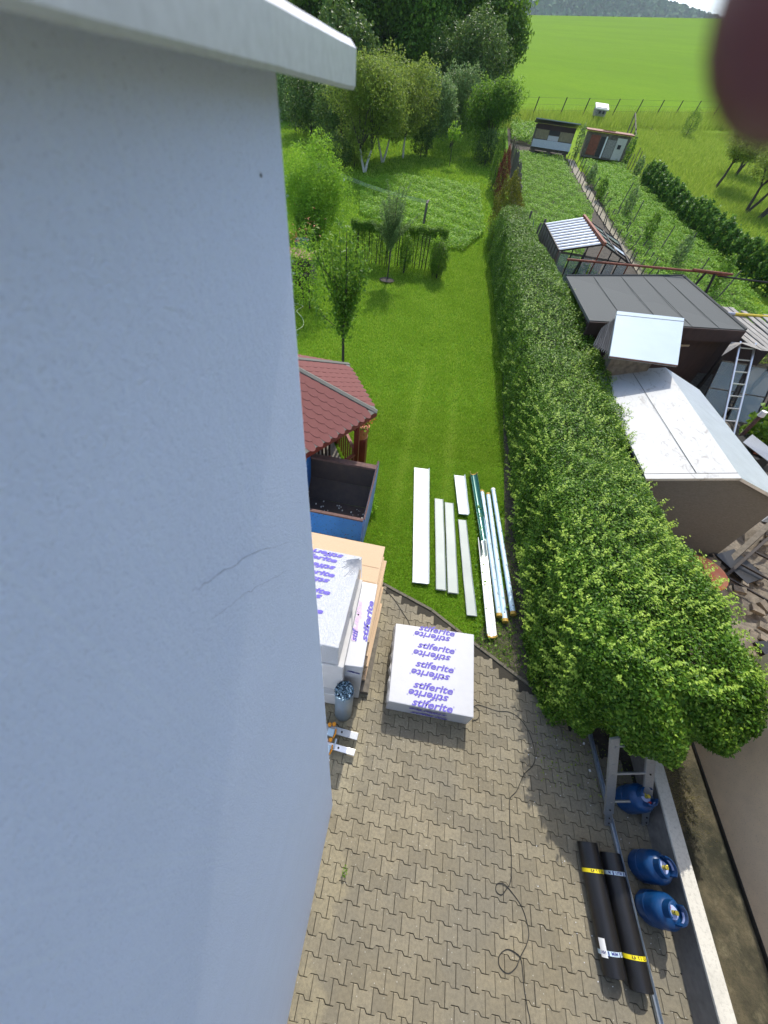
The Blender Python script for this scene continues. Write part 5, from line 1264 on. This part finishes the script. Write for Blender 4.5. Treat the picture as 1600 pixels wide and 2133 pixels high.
# pear tree by the gazebo: dense tall narrow
zt = T(-2.65, 11.06)
t = thing('pear_tree', 'young pear tree with thin trunk on the lawn behind the gazebo', 'tree', (-2.65, 11.06, zt))
obj('trunk', MB().tube([(-2.65, 11.06, zt - .1), (-2.66, 11.05, zt + 1.0), (-2.60, 11.08, zt + 2.2), (-2.62, 11.1, zt + 3.3)], [.045, .035, .022, .008], 7), 'bark', t, smooth=True)
lb = MB(); PP = []; NN = []
brs = [(-.95, .2, 1.0, 1.55), (.20, .1, .9, 2.0), (-.2, -.2, .8, 1.9), (.32, .1, 1.3, 2.9), (-.45, .1, 1.4, 3.1), (-.75, .0, 1.6, 2.7), (.05, .2, 1.5, 3.3), (-.15, -.1, 1.6, 3.5), (-.9, .2, 1.9, 3.3), (.45, -.1, 1.5, 2.5), (-.35, .3, 1.2, 2.4), (.1, -.2, 1.1, 2.5), (.62, 0, 1.9, 3.0), (-1.1, .1, 2.2, 3.25)]
for dx, dy, s_, e_ in brs:
    a = Vector((-2.63, 11.07, zt + s_ * .85)); b = Vector((-2.63 + dx, 11.07 + dy, zt + e_)); m_ = a.lerp(b, .5) + Vector((dx * .15, 0, -.05))
    lb.tube([a, m_, b], [.014, .010, .004], 5)
    for f in np.linspace(.15, 1, 11):
        c = (a.lerp(m_, f * 2) if f < .5 else m_.lerp(b, f * 2 - 1)); k_ = 30 if abs(dx) < .5 else 14
        PP.append(np.array(c) + rng.normal(0, .11, (k_, 3))); NN.append(rng.normal(0, 1, (k_, 3)) + [0, 0, .8])
obj('limbs', lb, 'bark', t); P = np.concatenate(PP)
leaves('crown', P, np.concatenate(NN), rng.uniform(.065, .12, len(P)), 'leaf_mid', t, .65)
P = rng.normal(0, .16, (40, 3)) + [-3.65, 11.3, zt + 3.3]; leaves('young_shoot', P, P * 0 + [0, 0, 1], rng.uniform(.04, .07, 40), 'pinkflower', t, .5)
bush('rose_bush', 'loose rose bush with reddish shoots left behind the pear tree', 'shrub', -4.6, 13.9, .85, .7, 2.1, 3800, .06, 'leaf_bright')
P = rng.normal(0, .12, (60, 3)) + [-5.0, 14.0, 2.55]; o = leaves('rose_blossoms', P, P * 0 + [0, 0, 1], rng.uniform(.04, .08, 60), 'pinkflower', bpy.data.objects['rose_bush'], .6)
# olive-like silvery sapling
zt = T(-2.3, 17.05)
t = thing('olive_tree', 'slim silvery green tree standing in front of the clipped garden hedge', 'tree', (-2.3, 17.05, zt))
obj('trunk', MB().tube([(-2.3, 17.05, zt - .1), (-2.26, 17.05, zt + 1.0), (-2.2, 17.1, zt + 2.6)], [.03, .025, .008], 6), 'bark', t)
lb = MB(); PP = []
for k in range(60):
    a = Vector((-2.27, 17.06, zt + .9 + random.random() * .8)); b = a + Vector((random.gauss(0, .36), random.gauss(0, .36), random.uniform(.5, 1.5)))
    lb.tube([a, b], [.009, .003], 4)
    for f in np.linspace(.1, 1, 14): PP.append(np.array(a.lerp(b, f)) + rng.normal(0, .035, (14, 3)))
obj('limbs', lb, 'bark', t); P = np.concatenate(PP); leaves('crown', P, rng.normal(0, 1, P.shape), rng.uniform(.06, .10, len(P)), 'leaf_silver', t, .22)
mb = MB(); mb.lathe([(0, .03), (.2, .04), (.32, .0)], (-2.3, 17.0, zt), 12); obj('soil_ring', mb, 'yard', t)
# clipped hedge on bare stems
t = thing('low_hedge', 'narrow clipped hedge on bare stems crossing the lawn', 'hedge', (-2.1, 18, T(-2.1, 18)))
hp = [(-4.05, 18.1), (-2.5, 18.35), (-.2, 18.75)]; PP = []; NN = []
def hl(f): 
    f *= 2; a, b = (hp[0], hp[1]) if f < 1 else (hp[1], hp[2]); f = f if f < 1 else f - 1
    return a[0] + (b[0] - a[0]) * f, a[1] + (b[1] - a[1]) * f
n_ = 14000; ff = rng.uniform(0, 1, n_); pts = np.array([hl(f) for f in ff]); zz_ = Tn(pts[:, 0], pts[:, 1])
u = rng.uniform(-1, 1, n_); v_ = rng.uniform(0, 1, n_)
P = np.stack([pts[:, 0] + rng.normal(0, .03, n_), pts[:, 1] + u * .24, zz_ + 1.10 + .36 * v_ ** .6 + .03 * np.sin(pts[:, 0] * 9)], 1)
leaves('foliage', P, np.stack([u * 0, u, v_], 1), rng.uniform(.045, .075, n_), 'leaf_mid', t, .6)
n_ = 8000; ff = rng.uniform(0, 1, n_); pts = np.array([hl(f) for f in ff]); P = np.stack([pts[:, 0], pts[:, 1] + rng.normal(0, .12, n_), Tn(pts[:, 0], pts[:, 1]) + rng.uniform(.1, 1.15, n_)], 1)
leaves('thin_lower_foliage', P, rng.normal(0, 1, P.shape), rng.uniform(.045, .07, n_), 'leaf_mid', t, .5)
for k in range(30):
    x, y = hl((k + .5) / 30 + random.uniform(-.01, .01)); obj('stem', MB().tube([(x, y, T(x, y) - .05), (x + random.gauss(0, .06), y + random.gauss(0, .05), T(x, y) + 1.2)], random.uniform(.011, .026), 5), 'bark', t)
bush('box_bush', 'dark clipped box bush at the right end of the low hedge', 'shrub', -.35, 17.9, .36, .36, 1.25, 4200, .05, 'leaf_dark')
bush('box_bush', 'bright green shoot tip above the dark box bush', 'shrub', -.55, 18.1, .22, .22, 1.35, 900, .06, 'leaf_bright')
bush('flower_shrub', 'small shrub with pinkish bloom beside the slim silvery tree', 'shrub', -1.75, 17.9, .25, .22, 1.35, 1500, .06, 'leaf_mid')
# clothes line
t = thing('clothes_line', 'clothes line strung across the garden between dark posts', 'clothes line', (-1.5, 23.2, 1.7))
zc = T(-1.5, 23.2); obj('post', MB().tube([(-1.55, 23.1, zc - .1), (-1.52, 23.1, zc + 1.05)], .06, 6), 'wood_old', t)
obj('crossbar', MB().box((-1.5, 23.1, zc + 1.0), (.08, .9, .06)), 'wood_old', t)
obj('post', MB().tube([(-7.6, 24.6, T(-7.6, 24.6)), (-7.6, 24.6, T(-7.6, 24.6) + 1.5)], .05, 6), 'wood_old', t)
M['line'] = simple('pale_line', (.6, .62, .6), .6)
for k in range(5):
    dy = (k - 2) * .2; a = Vector((-1.5, 23.1 + dy, zc + 1.0)); b = Vector((-7.6, 24.6 + dy, T(-7.6, 24.6) + 1.45))
    obj('line', MB().tube([a.lerp(b, i / 8) - Vector((0, 0, .16 * math.sin(PI * i / 8))) for i in range(9)], .0028, 3), 'line', t)
for f in (.72, .84, .95):
    c = Vector((-1.5, 23.1, zc + .75)).lerp(Vector((-7.6, 24.6, T(-7.6, 24.6) + 1.2)), f); obj('peg', MB().box(c, (.07, .02, .12)), 'white', t)
# right border: dead thuja, yellow cypress, fence posts
bush('yellow_cypress', 'yellow green bushy cypress at the end of the hedge', 'shrub', 2.25, 22.9, .72, 1.5, 2.5, 11000, .09, 'leaf_cypress', leaf_asp=.25, shape=.75)
bush('yellow_cypress', 'darker foot of the yellow cypress beside the lawn', 'shrub', 1.85, 21.6, .30, .7, 1.2, 2600, .08, 'leaf_dark', leaf_asp=.25)
bush('thuja', 'slender dark green thuja beside the dead brown one', 'shrub', 1.80, 31.0, .36, .8, 2.6, 4500, .09, 'leaf_dark', leaf_asp=.25, shape=.6)
bush('thuja', 'dead reddish brown thuja beside the old fence', 'shrub', 2.15, 29.3, .36, .9, 2.2, 4500, .09, 'leaf_brown', leaf_asp=.25, shape=.6)
t = thing('board_fence', 'old grey board fence climbing between the cypress and the vegetable bed', 'fence', (2.9, 30, T(2.9, 30)))
for k in range(46):
    y = 24.2 + k * .30; x = 2.95 + .25 * math.sin(y * .25); hgt = 1.25 + random.uniform(-.25, .15)
    obj('fence_board', MB().box((x, y, T(x, y) + hgt / 2), (.03, .24, hgt), random.gauss(0, .05), random.gauss(0, .05)), 'wood_old', t)
for k, (x, y) in enumerate(((3.3, 23.2), (3.65, 21.8), (4.2, 20.9), (3.9, 22.4))):
    tt = tag(obj('fence_post', MB().tube([(x, y, T(x, y) - .1), (x + .15, y, T(x, y) + 1.25)], .05, 6), 'wood_old'), 'weathered fence post at the near end of the vegetable bed', 'post', 'posts near the greenhouse')
t = thing('green_net', 'teal netting hung on a post between cypress and vegetable bed', 'net', (3.5, 21.6, T(3.5, 21.6)))
obj('net', MB().add([(3.40, 21.3, 2.75), (3.5, 22.3, 2.9), (3.62, 22.6, 1.8), (3.5, 21.1, 1.6), (3.62, 21.8, 2.2)], [(0, 1, 4), (1, 2, 4), (2, 3, 4), (3, 0, 4)]), 'teal', t)

# ---- vegetable beds
def bed(name, label, poly, n_, sz, mat, h0=.35, rows=None):
    px = [p[0] for p in poly]; py = [p[1] for p in poly]
    def inside(x, y):
        c = np.zeros(len(x), bool); j = len(poly) - 1
        for i in range(len(poly)):
            xi, yi, xj, yj = *poly[i], *poly[j]
            c ^= ((yi > y) != (yj > y)) & (x < (xj - xi) * (y - yi) / (yj - yi + 1e-9) + xi); j = i
        return c
    m_ = int(n_ * 1.0); X = rng.uniform(min(px), max(px), m_ * 3); Y = rng.uniform(min(py), max(py), m_ * 3); k = inside(X, Y); X, Y = X[k][:m_], Y[k][:m_]
    lump = .5 + .25 * np.sin(X * 5.3 + 1) * np.sin(Y * 3.1) + .25 * np.sin(X * 2.3 + Y * 4.7)
    Z = Tn(X, Y) + h0 * (.35 + .65 * lump) * rng.uniform(.25, 1, len(X))
    P = np.stack([X, Y, Z], 1); leaves(name, P, np.tile([0, -.2, 1.], (len(P), 1)), rng.uniform(sz * .7, sz * 1.3, len(P)), mat, None, .7, .45)
    o = bpy.data.objects[name] if name in bpy.data.objects else None
    tag(bpy.context.scene.collection.objects[-1], label, 'vegetable bed'); return
bed('potato_bed', 'dense green potato bed right of the board fence', [(3.3, 40.7), (7.0, 40), (7.7, 29), (5.9, 20.6), (4.3, 20.6), (3.4, 25)], 60000, .07, 'potato', .5)
bed('bean_bed', 'bright green bean bed between the garden path and the vines', [(8.4, 40.5), (11.6, 40.5), (12.6, 32), (13.8, 24), (13.5, 17.5), (9.3, 17.3), (8.6, 28)], 62000, .08, 'potato', .5)
bed('strawberry_patch', 'leafy yellow green patch in the middle of the lawn', [(-6.0, 28.5), (-3.5, 30.6), (1.0, 30.8), (1.5, 23.5), (.6, 21.0), (-.9, 20.9), (-4.9, 23.6)], 42000, .075, 'leaf_bright', .38)
bed('far_bed', 'leafy bed behind the weathered coop', [(3.2, 44), (5.4, 44), (5.4, 50), (3.2, 50)], 3500, .14, 'potato', .9)
bed('yellow_bed', 'yellowish low plants by the trellis near the right edge', [(9.6, 17.2), (15, 18), (15, 15.6), (9.3, 14.9)], 6000, .10, 'leaf_olive', .4)
mb = MB(); ppath = [(7.55, 41.5), (7.7, 36), (8.0, 31), (8.35, 27), (8.75, 23.5), (8.9, 20)]
for x, y in ppath: mb.v += [(x, y, T(x, y) + .01), (x + .55, y, T(x, y) + .01)]
mb.f = [(2 * i, 2 * i + 1, 2 * i + 3, 2 * i + 2) for i in range(len(ppath) - 1)]; M['path'] = simple('pale_path', (.36, .32, .24), 1, var=.3, scale=9, bumps=.5); structure('path', mb, 'path')
# picket stakes along both sides of the path
sm = None; mb = MB().tube([(0, 0, 0), (0, 0, 1)], .022, 5); so_ = None
def stakes(pts, n_, h0, h1, label, group):
    for k in range(n_):
        f = (k + random.uniform(-.3, .3)) / n_ * (len(pts) - 1); f = min(max(f, 0), len(pts) - 1.001); i = int(f); f -= i
        x = pts[i][0] + (pts[i + 1][0] - pts[i][0]) * f; y = pts[i][1] + (pts[i + 1][1] - pts[i][1]) * f; hh = random.uniform(h0, h1)
        o = obj('stake', MB().tube([(x, y, T(x, y) - .1), (x + random.gauss(.05, .08), y + random.gauss(0, .06), T(x, y) + hh)], .028, 5), 'wood_old'); tag(o, label, 'stake', group)
stakes(ppath, 26, .35, .6, 'weathered stake along the left side of the garden path', 'stakes left of the path')
stakes([(x + .6, y) for x, y in ppath], 26, .35, .7, 'weathered stake along the right side of the garden path', 'stakes right of the path')
stakes([(11.9, 43), (12.1, 39), (12.4, 35.5), (13.3, 33)], 16, .7, 1.6, 'leaning grey stake between bean bed and meadow', 'stakes below the meadow')
stakes([(9.3, 30), (10.6, 24), (12.0, 18.5)], 7, 1.0, 1.5, 'tall grey vine post standing in the bean bed', 'posts in the bean bed')
for k, (x, y, hh) in enumerate(((9.5, 29, 1.5), (9.9, 25.5, 1.4), (10.6, 22.6, 1.5), (11.6, 20.4, 1.6), (8.3, 35, 1.1), (8.5, 32, 1.1), (8.0, 41.2, 2.0), (11.9, 41.6, 1.8), (12.1, 38.5, 1.2))):
    bush('climbing_plant', 'vine climbing a post among the bean plants', 'plant', x, y, .28, .28, hh, 700, .10, 'leaf_mid' if k % 2 else 'leaf_silver', group='climbers in the bean bed')
vr = [(12.3, 36.5), (12.7, 33), (13.2, 29), (13.8, 25.5), (14.5, 22), (15.6, 18.5)]
for k in range(24):
    f = k / 23 * (len(vr) - 1.001); i = int(f); f -= i; x = vr[i][0] + (vr[i + 1][0] - vr[i][0]) * f; y = vr[i][1] + (vr[i + 1][1] - vr[i][1]) * f
    bush('grapevine', 'dark grapevine in the row edging the meadow', 'vine', x, y, .42, .36, random.uniform(1.15, 1.5), 1150, .12, 'vine', group='grapevines along the meadow', leaf_asp=.85)
# coops
def coop(label, x, y, wdt, dep, hgt, rz, kind):
    z = T(x, y); t = thing('chicken_coop', label, 'coop', (x, y, z), rz)
    B = lambda n_, c, d, m_: obj(n_, MB().box(c, d), m_, t, local=True)
    if kind == 0:
        B('body', (0, .3, .85), (wdt, dep, hgt - .35), 'wood_old')
        for sx in (-1, 1): B('stone_foot', (sx * wdt * .42, -.1, .12), (.3, .3, .26), 'rubble')
        B('stone_foot', (0, -.1, .12), (.3, .3, .26), 'rubble')
        B('ply_door', (-wdt * .31, -dep / 2 + .28, 1.05), (wdt * .33, .04, .5), 'ply'); B('ply_door', (wdt * .31, -dep / 2 + .28, 1.05), (wdt * .33, .04, .5), 'ply')
        B('dark_window', (0, -dep / 2 + .28, 1.2), (wdt * .26, .05, .26), 'black'); B('pale_panel', (0, -dep / 2 + .27, .9), (wdt * .27, .04, .26), 'alu')
        B('nest_box', (0, -dep / 2 + .18, .55), (wdt * 1.0, .22, .42), 'galv'); B('top_board', (0, -dep / 2 + .27, 1.45), (wdt, .05, .28), 'brownwall')
        obj('roof', MB().box((0, .2, 1.72), (wdt * 1.12, dep * 1.3, .05), 0, -.12), 'tarp', t, local=True)
    else:
        B('body', (0, .3, .7), (wdt, dep, 1.4), 'rubble'); B('brown_door', (-wdt * .30, -dep / 2 + .27, .7), (wdt * .22, .05, 1.1), 'redpipe')
        B('dark_opening', (-wdt * .12, -dep / 2 + .28, .65), (wdt * .10, .04, 1.1), 'black'); B('white_post', (-wdt * .04, -dep / 2 + .26, .65), (.10, .06, 1.2), 'white')
        B('grey_door', (wdt * .10, -dep / 2 + .27, .6), (wdt * .2, .04, 1.0), 'wood_grey'); B('pale_wall', (wdt * .32, -dep / 2 + .275, .65), (wdt * .22, .04, 1.2), 'concrete'); B('dark_window', (wdt * .30, -dep / 2 + .25, .78), (.24, .04, .24), 'black')
        obj('roof', MB().box((0, .25, 1.5), (wdt * 1.1, dep * 1.25, .07), 0, .05), 'redpipe', t, local=True); obj('roof_patch', MB().box((-.1, .0, 1.56), (.9, .5, .03)), 'wood_red', t, local=True)
    return t
coop('weathered chicken coop with plywood doors on stone feet', 6.1, 42.0, 2.9, 1.3, 1.7, -.06, 0)
coop('low coop with red sheet roof and pale wall next to the weathered one', 10.4, 43.2, 3.2, 1.4, 1.5, -.10, 1)
# beehive
zb = T(12.3, 58.5)
t = thing('beehive', 'white topped beehive box on legs at the edge of the field', 'beehive', (12.3, 58.5, zb))
obj('hive_body', MB().box((12.3, 58.5, zb + .75), (1.1, .9, .6)), 'wood_grey', t); obj('lid', MB().box((12.35, 58.5, zb + 1.12), (1.3, 1.15, .10), 0, .35), 'white', t)
for sx in (-.45, .45): obj('entrance', MB().box((12.4 + sx * .4, 58.02, zb + .72), (.2, .05, .2)), 'black', t)
for sx in (-.5, .5):
    for sy in (-.4, .4): obj('leg', MB().tube([(12.3 + sx * 1.1, 58.5 + sy, zb - .1), (12.3 + sx, 58.5 + sy, zb + .5)], .035, 5), 'darkiron', t)
t = thing('garden_steps', 'small wooden steps up the bank right of the low coop', 'steps', (12.6, 46, T(12.6, 46)))
for k in range(5): obj('step', MB().box((12.75 + k * .02, 46.3 + k * .75, T(12.7, 46.3 + k * .75) + .25 + k * .06), (.95, .35, .10)), 'wood_grey', t)
obj('handrail', MB().tube([(13.3, 46, T(13, 46) + .9), (14.0, 52, T(14, 52) + 1.7)], .05, 6), 'wood_old', t)
for y in (46, 48, 50, 52): obj('rail_post', MB().tube([(13.3 + (y - 46) * .115, y, T(13, y)), (13.3 + (y - 46) * .115, y, T(13, y) + 1.1 + (y - 46) * .1)], .05, 6), 'wood_old', t)
# wire fence at the field edge
t = thing('field_fence', 'post and wire fence along the grassy bank below the field', 'fence', (15, 57, T(15, 57)))
fp = [(x, field_edge(x) - 1.0) for x in (3.4, 5.6, 8.5, 11, 14.5, 17.3, 20, 22.5, 25, 28, 31, 34)]; prev = None
for x, y in fp:
    top = Vector((x + .12, y, T(x, y) + 1.45)); obj('post', MB().tube([(x - .1, y, T(x, y) - .1), top], .05, 6), 'darkiron', t)
    if prev is not None:
        for dz_ in (.05, .5, .9): obj('wire', MB().tube([prev - Vector((0, 0, dz_)), top - Vector((0, 0, dz_))], .008, 3), 'darkiron', t)
    prev = top
obj('strut', MB().tube([(18.3, 56.6, T(18, 56.6)), (17.4, field_edge(17.3) - 1, T(17, 56.6) + 1.2)], .045, 6), 'darkiron', t)
bush('young_spruce', 'small dark young spruce at the field fence', 'tree', 21.3, 58.0, .75, .75, 1.9, 1800, .12, 'leaf_dark', leaf_asp=.2, shape=.4)
# meadow trees
MG = 'old fruit trees in the meadow'
for x, y, hgt, th_, rx, ln, fk, lab in ((18.4, 39.9, 2.7, 1.6, 1.9, (.16, 0), 1, 'leaning old fruit tree with bent dark trunk in the meadow'), (21.5, 44.5, 2.4, 1.3, 1.9, (.1, 0), 2, 'old fruit tree behind the leaning one, near the finger'), (18.5, 34.4, 2.8, 1.6, 1.7, (.28, 0), 2, 'old fruit tree with two dark stems at the right edge'), (18.9, 33.4, 2.7, 1.5, 1.6, (.42, 0), 2, 'old fruit tree at the very right edge of the meadow')):
    tree('meadow_tree', lab, x, y, hgt + .3, th_ * .8, rx * 1.15, rx * 1.15, 8000, .11, 'leaf_olive', 'bark', fk, ln, .10, MG, 9)

# ================================================================== GRASS
def blades(name, label, X, Y, Z, hgt, wd, mat, lean=.5, cat='grass'):
    n_ = len(X); a = rng.uniform(0, 2 * PI, n_); b = rng.uniform(0, 2 * PI, n_); l = rng.uniform(0, lean, n_)
    B = np.stack([X, Y, Z], 1); s_ = np.stack([np.cos(a), np.sin(a), a * 0], 1) * (wd / 2)[:, None]
    tip = B + np.stack([np.cos(b) * l * hgt, np.sin(b) * l * hgt, hgt * np.sqrt(np.clip(1 - l * l * .6, .1, 1))], 1)
    V_ = np.stack([B - s_, B + s_, tip], 1).reshape(-1, 3); F_ = np.arange(n_ * 3).reshape(-1, 3)
    vv = rng.uniform(0, 1, n_)
    if name == 'lawn_grass': vv = np.clip(vv + (.55 * np.exp(-((X + .12) / .12) ** 2) + .5 * np.exp(-((X - .95) / .13) ** 2)) * np.clip((Y - 4) / 2, 0, 1) * np.clip((13 - Y) / 3, 0, 1), 0, 1)
    o = np_mesh(name, V_, F_, mat, None, vv); tag(o, label, cat); return o
def lawn_pts(n_, x0, x1, y0, y1, cond=None):
    X = rng.uniform(x0, x1, n_); Y = rng.uniform(y0, y1, n_)
    if cond is not None: k = cond(X, Y); X, Y = X[k], Y[k]
    return X, Y
ey = np.vectorize(edge_y)
cnd = lambda X, Y: Y > ey(X) + .06
X, Y = lawn_pts(260000, -2.6, 2.5, 2.3, 10, lambda X, Y: cnd(X, Y) & (rng.uniform(0, 1, len(X)) < np.clip((10 - Y) / 2.5, 0, 1))); n_ = len(X)
pat = .5 + .5 * np.sin(X * 1.7 + 1) * np.sin(Y * 1.1)
# thin out under the hedge drip line
k = rng.uniform(0, 1, n_) < np.clip((2.42 - X) / .35, .12, 1); X, Y = X[k], Y[k]; n_ = len(X)
blades('lawn_grass', 'mown green grass of the near lawn', X, Y, Tn(X, Y) - .03, rng.uniform(.03, .065, n_), rng.uniform(.006, .011, n_), 'grass', .9)
X, Y = lawn_pts(190000, -6.5, 2.4, 7.5, 22); n_ = len(X)
blades('lawn_grass', 'mown green grass of the middle lawn', X, Y, Tn(X, Y) - .03, rng.uniform(.05, .09, n_), rng.uniform(.012, .022, n_), 'grass', .9)
X, Y = lawn_pts(110000, -13, -2.6, 4.2, 22, lambda X, Y: (Y > 7.5) | (cnd(X, Y))); k = ~((X > -6.5) & (Y > 7.5)); X, Y = X[k], Y[k]; n_ = len(X)
blades('lawn_grass', 'mown green grass behind the gazebo and around the house corner', X, Y, Tn(X, Y) - .03, rng.uniform(.05, .09, n_), rng.uniform(.015, .028, n_), 'grass', .9)
X, Y = lawn_pts(110000, -14, 2.6, 22, 46); n_ = len(X)
blades('lawn_grass', 'green grass of the far lawn under the trees', X, Y, Tn(X, Y) - .03, rng.uniform(.07, .13, n_), rng.uniform(.03, .05, n_), 'grass', .9)
X, Y = lawn_pts(120000, 11, 30, 18, 62, lambda X, Y: (X > 9.8 + (15.2 - 9.2) * np.clip((40 - Y) / 17, 0, 1)) & (Y < 54.6 + (X - 3.2) * .66)); n_ = len(X)
blades('meadow_grass', 'unmown yellow green meadow grass', X, Y, Tn(X, Y) - .03, rng.uniform(.12, .35, n_), rng.uniform(.03, .06, n_), 'tallgrass', .7)
X, Y = lawn_pts(60000, 2.2, 34, 44, 78, lambda X, Y: (Y < 56.3 + (X - 3.2) * .66) & (Y > 49.5 + (X - 3.2) * .62)); n_ = len(X)
blades('bank_grass', 'tall rough grass on the bank below the field', X, Y, Tn(X, Y) - .03, rng.uniform(.4, .95, n_), rng.uniform(.04, .07, n_), 'tallgrass', .5)
X, Y = rng.uniform(4.06, 4.7, 5200), rng.uniform(.75, 1.75, 5200); k = rng.uniform(0, 1, 5200) < np.exp(-((X - 4.35) / .22) ** 2 - ((Y - 1.3) / .38) ** 2); X, Y = X[k], Y[k]; n_ = len(X)
M['drygrass'] = leaf_mat('dry_grass', (.12, .11, .03), (.26, .23, .08), (.42, .38, .16), .8, .3, None, .3, 6)
blades('dry_grass', 'dry yellowish grass on the strip behind the low wall', X, Y, X * 0 + .01, rng.uniform(.02, .06, n_), rng.uniform(.003, .006, n_), 'drygrass', .95)
# clover and weeds near the hedge foot, grass overhanging the edging
X, Y = lawn_pts(900, 1.6, 2.6, 2.2, 6, cnd); n_ = len(X); P = np.stack([X, Y, rng.uniform(.0, .05, n_)], 1)
leaves('weeds', P, np.tile([0, 0, 1.], (n_, 1)), rng.uniform(.03, .06, n_), 'leaf_mid', None, .8, .5); tag(C.objects[-1], 'low weeds along the foot of the hedge', 'weeds')

# ================================================================== PHOTOGRAPHER'S FINGER
def cam_pt(px, py, z):   # a world position a given distance in front of the lens
    return Vector((0, 0, CAM_H)) + (r_ * px + d_ * py + f_) * z
t = thing('hand', "photographer's blurred finger reaching in at the top right corner", 'hand', tuple(cam_pt(1.3, -1.4, .022)))
tipv = cam_pt(1.165, -1.20, .021); base_ = cam_pt(2.0, -2.7, .03)
ax = (base_ - tipv).normalized()
mb = MB(); pr = [(0, .0), (.0030, .0042), (.0062, .0012 + .0058), (.0078, .0062 + .0085), (.0082, .020), (.0078, .026), (.0084, .034), (.0088, .044)]
pth = []; rad = []
for r_1, l_ in [(.0004, 0), (.0035, .0012), (.0058, .0033), (.0072, .0065), (.0079, .011), (.0081, .017), (.0077, .023), (.0084, .030), (.0087, .042), (.0092, .055), (.0105, .070), (.017, .080), (.026, .092), (.031, .11), (.031, .13), (.026, .15)]:
    pth.append(tipv + ax * l_ + Vector((0, 0, -.002)) * (l_ * 20) ** 2 * .05); rad.append(r_1)
obj('finger', mb.tube(pth, rad, 24) if False else MB().tube(pth, rad, 24), 'skin', t, smooth=True)

# ---------------------------------------------------------------- individual labels for the repeats that stand in rows
ORD = ['first', 'second', 'third', 'fourth', 'fifth', 'sixth', 'seventh', 'eighth', 'ninth', 'tenth', 'eleventh', 'twelfth', 'thirteenth', 'fourteenth', 'fifteenth', 'sixteenth', 'seventeenth', 'eighteenth', 'nineteenth', 'twentieth', 'twenty first', 'twenty second', 'twenty third', 'twenty fourth', 'twenty fifth', 'twenty sixth']
def pos_y(o): return o.location.y if o.type == 'EMPTY' else o.data.vertices[0].co.y
for grp, txt in (('grapevines along the meadow', '%s dark grapevine from the near end of the row edging the meadow'), ('stakes left of the path', '%s stake from the near end on the left of the garden path'),
                 ('stakes right of the path', '%s stake from the near end on the right of the garden path'), ('posts in the bean bed', '%s tall grey post from the near end of the bean bed'),
                 ('climbers in the bean bed', '%s climbing plant from the near end of the bean bed'), ('posts near the greenhouse', '%s weathered post from the greenhouse beside the potato bed'),
                 ('stakes below the meadow', '%s leaning stake from the near end below the meadow')):
    for k, o in enumerate(sorted([o for o in C.objects if o.parent is None and o.get('group') == grp], key=pos_y)): o['label'] = txt % ORD[k]
